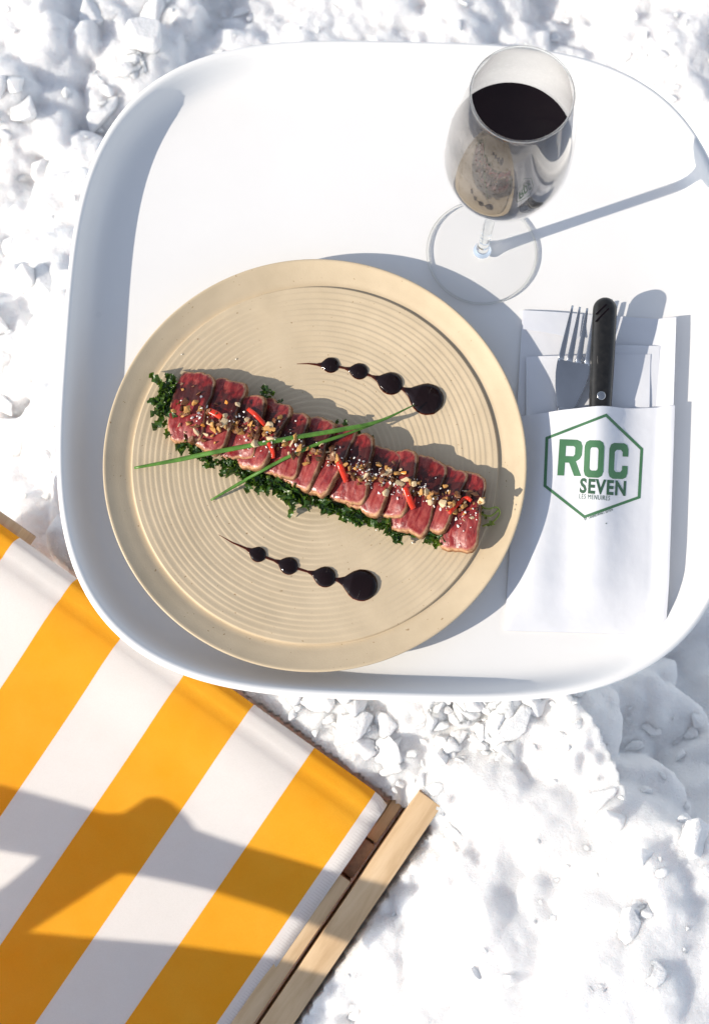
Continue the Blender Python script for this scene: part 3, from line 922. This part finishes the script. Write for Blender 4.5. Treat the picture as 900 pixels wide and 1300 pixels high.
# ------------------------------------------------------------------ wine glass
GC = (0.0888, 0.3400)
ZB, A1, GR, RR, ZR = 0.1010, 0.0480, 0.0374, 0.0279, 0.2155
def bowl_r(z, off=0.0):
    if z < ZB + A1:
        t = math.acos(max(-1, min(1, 1 - (z - ZB) / A1)))
        return max(0.0, GR * math.sin(t) ** 1.06 - off)
    t = (z - ZB - A1) / (ZR - ZB - A1)
    return GR + (RR - GR) * t ** 1.7 - off
def build_glass():
    root = empty('wine_glass', (GC[0], GC[1], 0))
    tag(root, 'clear stemmed wine glass standing on the tray above the plate', 'wine glass')
    zs = [ZB + A1 * (1 - math.cos(math.pi / 2 * k / 40)) for k in range(3, 41)] + [ZB + A1 + (ZR - ZB - A1) * k / 36 for k in range(1, 37)]
    prof = [(bowl_r(z), z) for z in zs]
    prof += [(RR - 0.0002, ZR + 0.0005), (RR - 0.0006, ZR + 0.0007), (RR - 0.001, ZR + 0.0003)]
    V, F = lathe(prof, 128)
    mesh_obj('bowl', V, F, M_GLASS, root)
    z0 = zs[0]
    st = [(0.0062, 0.0050), (0.0052, 0.0068), (0.0043, 0.010), (0.0038, 0.018), (0.0035, 0.045), (0.0036, 0.075), (0.0042, 0.092), (0.0055, 0.099), (bowl_r(z0), z0)]
    V, F = lathe(st, 48, (0, 0), True, True)
    mesh_obj('stem', V, F, M_STEM, root)
    R = 0.0383
    ft = [(0.0070, 0.0048), (0.012, 0.0040), (0.022, 0.0030), (0.034, 0.0023), (R - 0.0012, 0.0021), (R - 0.0003, 0.0017), (R, 0.0012), (R - 0.0004, 0.0006), (R - 0.0016, 0.0004)]
    V, F = lathe(ft[::-1], 128)
    mesh_obj('foot', V, F, M_FOOT, root)
    V, F = lathe([(R - 0.0004 + 0.0008 * math.cos(a), 0.0016 + 0.0008 * math.sin(a)) for a in [2 * math.pi * k / 12 for k in range(13)]], 128)
    mesh_obj('foot_rim', V, F, M_STEM, root)
    V, F = lathe([(RR - 0.0004 + 0.0006 * math.cos(a), ZR + 0.0010 + 0.0006 * math.sin(a)) for a in [2 * math.pi * k / 12 for k in range(13)]], 128)
    mesh_obj('lip', V, F, M_STEM, root)
    # the wine in it
    zl = 0.166
    zw = [ZB + 0.0022 + (zl - ZB - 0.0022) * k / 60 for k in range(61)]
    pr = [(max(0.0006, bowl_r(z, 0.0011)), z) for z in zw]
    pr += [(pr[-1][0] - 0.0006, zl - 0.0003), (pr[-1][0] - 0.002, zl - 0.0006), (0.02, zl - 0.0007)]
    V, F = lathe(pr, 128, GC, True, True)
    w = mesh_obj('red_wine', V, F, M_WINE)
    tag(w, 'dark red wine filling the glass to about half', 'wine')
build_glass()

# ------------------------------------------------------------------ cutlery pouch
def pouch_top(x, y):
    """height of the front sheet: bulges over fork and knife, most at its mouth"""
    ym = at(750, 512).y
    f = max(0.0, min(1.0, 1 - (ym - y) / 0.15))
    kx = at(761, 540, 0.014).x + (y - ym) * 0.05
    fx = at(716, 540, 0.010).x + (y - ym) * 0.16
    h = 0.0046 + (0.0026 + 0.0100 * f) * math.exp(-((x - kx) / 0.017) ** 2) + (0.0010 + 0.0050 * f) * math.exp(-((x - fx) / 0.013) ** 2)
    return h + 0.0004 * math.sin(x * 90 + y * 31)
def sheet(name, poly_px, zf, mat, parent, th=0.0004, res=26):
    """paper: quad given by 4 px corners (tl, tr, br, bl) as a bilinear grid with heights zf(x, y)"""
    tl, tr, br, bl = [at(px, py, 0.005) for px, py in poly_px]
    V, F = [], []
    for j in range(res + 1):
        for i in range(res + 1):
            u, v = i / res, j / res
            p = (tl * (1 - u) + tr * u) * (1 - v) + (bl * (1 - u) + br * u) * v
            V.append((p.x, p.y, zf(p.x, p.y, u, v)))
    n = res + 1
    for j in range(res):
        for i in range(res):
            F.append((j * n + i, (j + 1) * n + i, (j + 1) * n + i + 1, j * n + i + 1))
    k = len(V)
    V += [(x, y, z - th) for x, y, z in V]
    F += [tuple(q + k for q in f[::-1]) for f in F]
    rim = [i for i in range(n)] + [j * n + n - 1 for j in range(1, n)] + [(n - 1) * n + i for i in range(n - 2, -1, -1)] + [j * n for j in range(n - 2, 0, -1)]
    for a, b in zip(rim, rim[1:] + rim[:1]):
        F.append((a, b, b + k, a + k))
    o = mesh_obj(name, V, F, mat, parent)
    o.data.set_sharp_from_angle(angle=math.radians(60))
    return o
pouch = empty('cutlery_pouch', (0, 0, 0))
tag(pouch, 'white paper cutlery pouch printed with a green hexagon logo', 'cutlery pouch')
def lift(u, v):                                     # the sheet's right edge curls up off the tray
    return 0.0056 * smooth(0.88, 1.0, np.float64(u)) * (1 - 0.75 * float(smooth(0.75, 1.0, np.float64(v)))) 
sheet('back_sheet', [(664, 391), (857, 404), (845, 806), (641, 800)], lambda x, y, u, v: 0.0012 + lift(u, v) + 0.0008 * math.sin(u * 9 + v * 3) * (1 - v) ** 0.5 * min(1, v * 8), M_PAPER, pouch)
sheet('back_flap', [(664.5, 392), (740, 397), (735, 430), (664, 417)], lambda x, y, u, v: 0.0022 + 0.0008 * math.sin(u * 3) + 0.0022 * v, M_PAPER, pouch)
def front_z(x, y, u, v):
    edge = min(1.0, 7 * u + 0.02, 8 * (1 - u) + 0.02, 5 * (1 - v) + 0.02)
    base = 0.0019 + 1.0 * lift(u, v)
    return base + (pouch_top(x, y) - 0.0018) * max(0, min(1, edge)) ** 0.7
FRONT = [(658.5, 527), (855.0, 516), (845.3, 805.5), (641, 799.5)]
front = sheet('front_sheet', FRONT, front_z, M_PAPER, pouch, res=44)
# give the mouth of the pouch its sagging curve
for v in front.data.vertices:
    pass
FB = BVHTree.FromObject(front, bpy.context.evaluated_depsgraph_get())
bpy.context.view_layer.update()
def front_at(px, py, dz=0.00016):
    z = 0.008
    for _ in range(4):
        p = at(px, py, z)
        h = FB.ray_cast(Vector((p.x, p.y, 0.1)), Vector((0, 0, -1)))
        if h[0] is None: break
        z = h[0].z + dz
    return at(px, py, z)

def flat_curve(loops):
    cu = bpy.data.curves.new('outline', 'CURVE'); cu.dimensions = '2D'; cu.fill_mode = 'BOTH'
    for lp in loops:
        s = cu.splines.new('POLY'); s.points.add(len(lp) - 1); s.use_cyclic_u = True
        for p, (x, y) in zip(s.points, lp): p.co = (x, y, 0, 1)
    return cu
def curve_to_bm(cu):
    o = bpy.data.objects.new('outline', cu); COL.objects.link(o)
    dg = bpy.context.evaluated_depsgraph_get(); dg.update()
    me = o.evaluated_get(dg).to_mesh()
    bm = bmesh.new(); bm.from_mesh(me)
    bpy.data.objects.remove(o)
    return bm
def print_on(name, bm, px_of, mat, parent):
    """lay flat outlines (in their own units) on the front sheet; px_of maps them to photo pixels"""
    bmesh.ops.remove_doubles(bm, verts=bm.verts[:], dist=1e-5)
    bmesh.ops.triangulate(bm, faces=bm.faces[:])
    for lim in (0.5, 0.26, 0.14):
        long_ = [e for e in bm.edges if e.calc_length() > lim]
        if long_: bmesh.ops.subdivide_edges(bm, edges=long_, cuts=1)
        bmesh.ops.triangulate(bm, faces=bm.faces[:])
    for v in bm.verts:
        v.co = front_at(*px_of(v.co.x, v.co.y))
    for f in bm.faces:
        f.normal_update()
        if f.normal.z < 0: f.normal_flip()
    me = bpy.data.meshes.new(name); bm.to_mesh(me); bm.free(); me.materials.append(mat)
    return link(bpy.data.objects.new(name, me), parent)
# hexagon outline: outer and inner loops (photo pixels)
hexo = [(769.5, 525), (816, 569.5), (812.5, 632.5), (741, 658), (689.5, 617.5), (692, 555)]
cx = sum(p[0] for p in hexo) / 6; cy = sum(p[1] for p in hexo) / 6
hexi = [(cx + (x - cx) * 0.940, cy + (y - cy) * 0.940) for x, y in hexo]
S10 = 0.1
def densify(lp, k=8):
    out = []
    for (a, b), (c, d) in zip(lp, lp[1:] + lp[:1]):
        out += [(a + (c - a) * i / k, b + (d - b) * i / k) for i in range(k)]
    return out
bm = bmesh.new()
ho, hi = densify(hexo), densify(hexi)
vo = [bm.verts.new((x * S10, y * S10, 0)) for x, y in ho]; vi = [bm.verts.new((x * S10, y * S10, 0)) for x, y in hi]
for i in range(len(vo)):
    j = (i + 1) % len(vo); bm.faces.new((vo[i], vo[j], vi[j], vi[i]))
print_on('hexagon_outline', bm, lambda x, y: (x / S10, y / S10), M_INK, front)

def ch(x0, y0, x1, y1, c):      # chamfered rectangle
    return [(x0 + c, y0), (x1 - c, y0), (x1 - c * .3, y0 + c * .3), (x1, y0 + c), (x1, y1 - c), (x1 - c * .3, y1 - c * .3), (x1 - c, y1), (x0 + c, y1), (x0 + c * .3, y1 - c * .3), (x0, y1 - c), (x0, y0 + c), (x0 + c * .3, y0 + c * .3)]
# letters in a unit box: width .72, height 1
LET = {'O': [ch(0, 0, .70, 1, .17), ch(.205, .19, .495, .81, .07)],
       'R': [[(0, 0), (.205, 0), (.205, .36), (.33, .36), (.50, 0), (.72, 0), (.53, .40), (.64, .47), (.70, .58), (.70, .83), (.65, .95), (.53, 1), (0, 1)],
             [(.205, .54), (.205, .82), (.44, .82), (.485, .78), (.485, .59), (.44, .54)]],
       'C': [[(.17, 0), (.53, 0), (.65, .05), (.70, .17), (.70, .37), (.495, .37), (.495, .25), (.43, .19), (.27, .19), (.205, .25), (.205, .75), (.27, .81), (.43, .81), (.495, .75), (.495, .63), (.70, .63), (.70, .83), (.65, .95), (.53, 1), (.17, 1), (.05, .95), (0, .83), (0, .17), (.05, .05)]]}
RO = {'R': ((707, 603.5), (737, 604.5), (710, 557.5)), 'O': ((740, 606), (765.5, 606.8), (742, 558.5)), 'C': ((771.5, 607.5), (796, 608.5), (773.5, 562))}
for ch_, (bl, br, tl) in RO.items():
    bm = curve_to_bm(flat_curve(LET[ch_]))
    def m(x, y, bl=bl, br=br, tl=tl):
        return bl[0] + (br[0] - bl[0]) * x / .71 + (tl[0] - bl[0]) * y, bl[1] + (br[1] - bl[1]) * x / .71 + (tl[1] - bl[1]) * y
    print_on('letter', bm, m, M_INK, front)
def text_on(body, bl, br, tl, name, mat, offset=0.0, spacing=1.0):
    cu = bpy.data.curves.new('text', 'FONT'); cu.body = body; cu.size = 1.0; cu.offset = offset; cu.fill_mode = 'BOTH'; cu.resolution_u = 3; cu.space_character = spacing
    bm = curve_to_bm(cu)
    xs = [v.co.x for v in bm.verts]; ys = [v.co.y for v in bm.verts]
    x0, x1, y0, y1 = min(xs), max(xs), min(ys), max(ys)
    def m(x, y):
        u, v = (x - x0) / (x1 - x0), (y - y0) / (y1 - y0)
        return bl[0] + (br[0] - bl[0]) * u + (tl[0] - bl[0]) * v, bl[1] + (br[1] - bl[1]) * u + (tl[1] - bl[1]) * v
    print_on(name, bm, m, mat, front)
text_on('SEVEN', (735, 626), (793.5, 630), (736, 606.5), 'lettering', M_INKD, 0.034, 1.12)
text_on('LES MENUIRES', (734.5, 632.8), (773.5, 635.5), (735, 626.8), 'small_lettering', M_INKD, 0.0, 1.12)
text_on('BY TANNOWNET SEVEN', (742, 660.8), (777.5, 648.2), (740.8, 657.6), 'small_lettering', M_INKD, 0.01, 1.1)
print_dot = front_at(769, 664.5)
V, F = lathe([(0.0004, 0.0), (0.0002, 0.0002)], 8, (print_dot.x, print_dot.y), True, True)
mesh_obj('ink_dot', [(x, y, z + print_dot.z) for x, y, z in V], F, M_INKD, front)

# paper napkin folded inside the pouch
nap = empty('paper_napkin', (0, 0, 0))
tag(nap, 'white folded paper napkin tucked in the pouch behind fork and knife', 'napkin')
sheet('under_fold', [(768, 437), (838, 438), (835, 540), (762, 540)], lambda x, y, u, v: 0.0021 + 0.0014 * (1 - v) + 0.0004 * math.sin(u * 5), M_PAPER, nap)
sheet('upper_fold', [(668, 452), (826, 449), (824, 545), (668, 545)], lambda x, y, u, v: 0.0031 + 0.0014 * math.sin(u * 2.6 + 0.3) * (1 - v) + 0.0003 * math.sin(v * 8 + u * 9) * (1 - v), M_PAPER, nap)

# ------------------------------------------------------------------ fork and knife
def build_fork():
    root = empty('fork', at(722, 520, 0.006))
    tag(root, 'steel fork with four tines standing out of the pouch beside the knife', 'fork')
    loc = Vector(root.location)
    tip = at(739.5, 392, 0.0135); neck = at(717.5, 518, 0.0072)
    ax = (tip - neck); Lg = ax.length; ax.normalize()
    side = Vector((0, 0, 1)).cross(ax) * -1; side.normalize()
    up = side.cross(ax)
    if up.z < 0: up = -up
    def prof_w(t):        # half width along neck(0) .. tine root(0.55)
        return [(0, .0060), (.10, .0076), (.20, .0096), (.32, .0110), (.40, .0113), (.45, .0112)]
    def hw(t):
        P = prof_w(t)
        for (a, b), (c, d) in zip(P, P[1:]):
            if t <= c: return b + (d - b) * (t - a) / (c - a)
        return P[-1][1]
    def zz(t): return 0.0035 * math.sin(t * 2.4) - 0.001 + (0.004 * max(0, t - 0.6) ** 1.2)
    V, F = [], []
    def strip(samples, th=0.0016):
        """samples: list of (t, centre offset, half width)"""
        b = len(V)
        for t, c, w in samples:
            for dx, dz in ((-1, -.3), (-1, .3), (-.8, .5), (0, .42), (.8, .5), (1, .3), (1, -.3), (.8, -.5), (0, -.55), (-.8, -.5)):
                p = neck + ax * (t * Lg) + side * (c + dx * w) + up * (zz(t) + dz * th + 0.0010 * (abs(c + dx * w) / 0.012) ** 2)
                V.append(p - loc)
        n = len(samples)
        for i in range(n - 1):
            for k in range(10):
                F.append((b + i * 10 + k, b + i * 10 + (k + 1) % 10, b + (i + 1) * 10 + (k + 1) % 10, b + (i + 1) * 10 + k))
        F.append(tuple(b + k for k in range(10))[::-1]); F.append(tuple(b + (n - 1) * 10 + k for k in range(10)))
    strip([(t, 0, hw(t)) for t in [i * 0.45 / 14 for i in range(15)]])
    o = mesh_obj('head', V, F, M_STEEL, root); o.data.set_sharp_from_angle(angle=math.radians(50))
    for k in range(4):
        V, F = [], []
        c0 = -0.0091 + k * 0.00607
        strip([(0.44 + 0.56 * i / 9, c0 * (1 - 0.17 * (i / 9)), 0.0021 * (1 - 0.66 * (i / 9) ** 1.3)) for i in range(10)], 0.0015)
        mesh_obj('tine', V, F, M_STEEL, root)
    V, F = [], []
    strip([(-t, 0, 0.0052 + 0.001 * (t ** 2)) for t in [i * 0.12 / 8 for i in range(9)]][::-1], 0.0016)
    mesh_obj('handle', V, F, M_STEEL, root)
build_fork()
def build_knife():
    top = at(768, 378, 0.0205); bot = at(760, 545, 0.0085)
    root = empty('table_knife', bot)
    tag(root, 'table knife with black riveted handle sticking out of the pouch', 'knife')
    ax = (top - bot); Lg = ax.length; ax.normalize()
    side = Vector((1, 0, 0)); side = (side - ax * side.dot(ax)).normalized(); up = side.cross(ax)
    if up.z < 0: up = -up
    V, F = [], []
    n, m = 26, 16
    for i in range(n + 1):
        t = 1 - (1 - i / n) ** 2.2
        w = 0.0070 + 0.0012 * math.sin(t * 2.2)
        s = 1.0
        end = (1 - t) * Lg
        if end < w: s = math.sqrt(max(0.0, 1 - ((w - end) / w) ** 2)) 
        s = max(s, 0.06)
        for k in range(m):
            a = 2 * math.pi * k / m
            c, sn = math.cos(a), math.sin(a)
            e = 2.6
            rr = (abs(c) ** e + abs(sn) ** e) ** (-1 / e)
            V.append(ax * (t * Lg) + side * (rr * c * w * s) + up * (rr * sn * 0.0050 * (s ** 0.6)))
    for i in range(n):
        for k in range(m):
            F.append((i * m + k, i * m + (k + 1) % m, (i + 1) * m + (k + 1) % m, (i + 1) * m + k))
    F.append(tuple(range(m))[::-1]); F.append(tuple(n * m + k for k in range(m)))
    h = mesh_obj('handle', V, F, M_HANDLE, root)
    c = at(762.5, 502.5, 0.0155) - bot
    q = c.dot(ax)
    V, F = lathe([(0.0029, -0.001), (0.0029, 0.0002), (0.0025, 0.0004)], 20, (0, 0), True, True)
    R = Matrix((side, -ax * 1, up)).transposed()
    pos = ax * q + side * (c.dot(side)) + up * 0.00500
    mesh_obj('rivet', [R @ Vector(v) + pos for v in V], F, M_STEEL, h)
    # two slanting grooves moulded near the end of the handle
    for (p0, p1) in (((757, 399), (769, 386)), ((757, 408), (772, 391))):
        a = at(*p0, 0.0245) - bot; b = at(*p1, 0.0249) - bot
        def on(q):
            return ax * q.dot(ax) + side * q.dot(side) + up * 0.00506
        a, b = on(a), on(b)
        nrm = (b - a).normalized().cross(up) * 0.0009
        bm = bmesh.new()
        box_bm(bm, [a - up * 0.0012, b + nrm - up * 0.0012, b - nrm * 0.2 - up * 0.0012, a - nrm - up * 0.0012][::1], [a, b + nrm, b - nrm * 0.2, a - nrm])
        bm_obj('groove', bm, M_WINE, h, False)
    # blade, hidden in the pouch
    V, F = [], []
    for i in range(13):
        t = i / 12
        w = 0.0062 * (1 - 0.9 * max(0, t - 0.7) ** 2 / 0.09)
        for dx, dz in ((-1, 0), (0, .5), (1, .3), (1, -.3), (0, -.5)):
            V.append(-ax * (t * 0.085) + side * dx * w + up * (dz * 0.0014) - Vector((0, 0, 0.004 * t)))
    for i in range(12):
        for k in range(5):
            F.append((i * 5 + k, i * 5 + (k + 1) % 5, (i + 1) * 5 + (k + 1) % 5, (i + 1) * 5 + k))
    mesh_obj('blade', V, F, M_STEEL, root)
build_knife()

# a drop of water on the tray
p = at(125, 400, 0.0)
V, F = lathe([(0.0026, 0.0002), (0.0022, 0.0008), (0.0012, 0.0012), (0.0002, 0.0013)], 24, (p.x, p.y), False, True)
o = mesh_obj('water_drop', V, F, M_FOOT)
tag(o, 'single clear water drop in the shaded left part of the tray', 'water drop')

# ------------------------------------------------------------------ deck chair
SLOPE = 0.15
def cp(u, v, z):
    return CH_O + A_AX * u + B_AX * v + Vector((0, 0, z + 0.10 - SLOPE * max(0.0, v)))
def build_chair():
    root = empty('deck_chair', cp(0.2, 0.3, -0.30))
    tag(root, 'wooden deck chair with yellow and white striped canvas', 'deck chair')
    loc = Vector(root.location)
    # canvas
    W = 0.0124 * 2 + 7 * 0.0545
    us = [W * i / 60 for i in range(61)]
    vs = [-0.005, -0.0046, -0.0034, -0.001, 0.001, 0.003, 0.006, 0.010, 0.0145, 0.0185] + [0.023 + 0.012 * k for k in range(70)]
    V, F, UV = [], [], []
    def cz(u, v):
        if v < 0.001: z = -0.1005 - 0.006 * ((0.001 - v) / 0.006) ** 1.5
        else: z = -0.1005
        z -= 0.0016 * math.exp(-((v - 0.0145) / 0.0035) ** 2)                 # hem seam groove
        z += 0.004 * math.exp(-((v - 0.030) / 0.03) ** 2)
        z -= 0.012 * (1 - math.exp(-max(0, v - 0.03) / 0.22)) * (0.4 + 0.6 * math.sin(math.pi * u / W))
        z += 0.0011 * noise.noise(Vector((u * 17, v * 13, 3.1))) 
        return z
    for v in vs:
        for u in us:
            edge = 0.0035 * math.exp(-u / 0.006) if v < 0.004 else 0.0
            p = cp(u, v + edge, cz(u, v)); V.append(p - loc); UV.append((u, v + 0.02))
    n = len(us)
    for j in range(len(vs) - 1):
        for i in range(n - 1):
            F.append((j * n + i, j * n + i + 1, (j + 1) * n + i + 1, (j + 1) * n + i))
    o = mesh_obj('striped_canvas', V, F, M_FABRIC, root)
    uvl = o.data.uv_layers.new(name='UVMap')
    for lp in o.data.loops:
        uvl.data[lp.index].uv = UV[lp.vertex_index]
    me = o.data
    md = o.modifiers.new('thick', 'SOLIDIFY'); md.thickness = 0.0012; md.offset = -1
    def board(name, pts, z0, z1, mat=M_WOOD, parent=root, bv=0.0012, tip=None):
        bm = bmesh.new()
        lo = [Vector(cp(u, v, z0)) for u, v in pts]; hi = [Vector(cp(u, v, z1)) for u, v in pts]
        vsx = box_bm(bm, [p - loc for p in lo], [p - loc for p in hi])
        if tip:
            for k in tip: vsx[len(pts) + k].co += B_AX * 0.013 
        bevel(bm, bv, 2)
        o = bm_obj(name, bm, [mat, M_WOOD_SHADE], parent, True, 40)
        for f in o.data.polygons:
            if f.normal.dot(-B_AX) > 0.72: f.material_index = 1  # ends turned from the sun get the painted shade tone
        return o
    def uvof(px, py, z):
        p = at(px, py, z) - CH_O
        return p.x * A_AX.x + p.y * A_AX.y, p.x * B_AX.x + p.y * B_AX.y
    # long outer rail right of the canvas
    zt = -0.096
    a = uvof(532, 1004, zt); b = uvof(561, 1023, zt)
    ul, ur = a[0], b[0]
    wv = max(a[1], b[1])
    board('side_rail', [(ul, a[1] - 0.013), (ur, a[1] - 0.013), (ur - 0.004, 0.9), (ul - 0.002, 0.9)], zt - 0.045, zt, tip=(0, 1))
    # inner rail, set lower, its end peeping out past the hem
    c = uvof(519, 1022, -0.118)
    board('inner_rail', [(-0.0015, -0.020), (ul + 0.0030, -0.020), (ul + 0.0030, 0.026), (-0.0015, 0.026)], -0.165, -0.118)
    board('inner_rail', [(0.004, 0.058), (ul + 0.0030, 0.058), (ul + 0.0030, 0.9), (0.004, 0.9)], -0.150, -0.1022)
    board('spacer_block', [(-0.001, 0.0275), (ul + 0.0032, 0.0275), (ul + 0.0032, 0.0565), (-0.001, 0.0565)], -0.160, -0.111, M_WOOD_SHADE)  # block also coloured as if in shade
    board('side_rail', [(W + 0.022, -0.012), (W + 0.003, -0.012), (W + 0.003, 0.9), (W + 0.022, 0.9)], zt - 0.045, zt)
    board('inner_rail', [(0.395, -0.0125), (0.343, -0.0125), (0.343, 0.03), (0.395, 0.03)], -0.150, -0.1085)
    board('crossbar', [(0.339, -0.003), (0.0, -0.003), (0.0, 0.016), (0.339, 0.016)], -0.135, -0.1055)
    for u in (ul - 0.010, W + 0.012):
        board('leg', [(u + 0.010, 0.50), (u - 0.010, 0.50), (u - 0.010, 0.54), (u + 0.010, 0.54)], -0.42, zt - 0.046)
build_chair()

# ------------------------------------------------------------------ unseen shade caster, added and shaped to throw bands on the canvas
def build_shade_caster():
    HC = 0.10
    def up(px, py):                                    # follow the sun's ray from the canvas to the added caster's height
        p = at(px, py, -0.104)
        for _ in range(5):
            v = (p - CH_O).dot(B_AX)
            p = at(px, py, -0.104 - SLOPE * max(0.0, min(v, 0.6)))
        k = (HC - p.z) / SUN_TO.z
        return p + SUN_TO * k
    root = empty('deck_chair', up(-40, 1330) - Vector((0, 0, HC + 0.33)))  # added light blocker, built like a chair and never in view
    tag(root, 'unseen shade caster added out of view, shaped to throw bands on the striped canvas', 'deck chair')
    loc = Vector(root.location)
    def board(name, pts, th, mat):
        bm = bmesh.new()
        lo = [up(*p) - loc for p in pts]
        box_bm(bm, lo, [p + SUN_TO * th for p in lo])
        return bm_obj(name, bm, mat, root, False)
    board('shade_band_board', [(-120, 980), (0, 998), (130, 1033), (155, 1033), (170, 1024), (188, 1012), (205, 1011), (222, 1018), (240, 1035), (252, 1052), (310, 1070), (350, 1080), (536, 1126),
                       (486, 1203), (350, 1153), (270, 1131), (180, 1113), (155, 1111), (57, 1093), (0, 1084), (-120, 1066)], 0.02, M_WOOD)
    board('shade_strut_board', [(57, 1080), (165, 1100), (30, 1186), (-130, 1290), (-130, 1205), (0, 1126)], 0.016, M_WOOD)
    board('canvas', [(-130, 1165), (30, 1187), (90, 1192), (230, 1200), (350, 1213), (455, 1238), (365, 1380), (-130, 1500)], 0.004, simple('shade_caster_cloth', (0.75, 0.72, 0.66), 0.8))  # unseen sheet cut to the outline of the shade it casts
    for px, py in ((-100, 1300), (200, 1370)):  # posts that hold up the added caster
        c = up(px, py) - loc
        bm = bmesh.new()
        q = [Vector((-.012, -.018, 0)), Vector((.012, -.018, 0)), Vector((.012, .018, 0)), Vector((-.012, .018, 0))]
        box_bm(bm, [Vector((c.x, c.y, -0.06)) + k for k in q], [c + k - Vector((0, 0, 0.003)) for k in q])
        bm_obj('leg', bm, M_WOOD, root, False)
build_shade_caster()

# ------------------------------------------------------------------ light, sky, camera
sun = bpy.data.lights.new('sun', 'SUN')
sun.energy = 3.6; sun.angle = math.radians(0.53); sun.color = (1.0, 0.905, 0.775)
so = link(bpy.data.objects.new('sun', sun))
so.rotation_euler = SUN_TO.to_track_quat('Z', 'Y').to_euler()
so.location = SUN_TO * 5
w = bpy.data.worlds.new('World'); SC.world = w; w.use_nodes = True
nt = w.node_tree
sky = nt.nodes.new('ShaderNodeTexSky'); sky.sky_type = 'NISHITA'; sky.sun_disc = False
sky.sun_elevation = SUN_EL
sky.sun_rotation = math.atan2(SUN_TO.x, SUN_TO.y)
sky.altitude = 1800; sky.dust_density = 0.6
hs = nt.nodes.new('ShaderNodeHueSaturation'); hs.inputs['Saturation'].default_value = 0.52
nt.links.new(sky.outputs[0], hs.inputs['Color'])
nt.links.new(hs.outputs[0], nt.nodes['Background'].inputs['Color'])
nt.nodes['Background'].inputs['Strength'].default_value = 0.135

cam = bpy.data.cameras.new('camera')
co = link(bpy.data.objects.new('camera', cam))
co.location = (0, 0, CAM_H); co.rotation_euler = (PITCH, 0, 0)
cam.sensor_fit = 'VERTICAL'; cam.sensor_height = 36; cam.lens = FPX / 1300 * 36
cam.clip_start = 0.01; cam.clip_end = 6000
cam.dof.use_dof = True; cam.dof.focus_distance = 0.81; cam.dof.aperture_fstop = 11
SC.camera = co
vs = SC.view_settings
vs.view_transform = 'Standard'; vs.look = 'None'; vs.exposure = 0.68; vs.gamma = 1.0
SC.cycles.max_bounces = 10; SC.cycles.transparent_max_bounces = 24; SC.cycles.transmission_bounces = 8; SC.cycles.glossy_bounces = 5
SC.cycles.use_denoising = True
SC.cycles.sample_clamp_indirect = 4.0
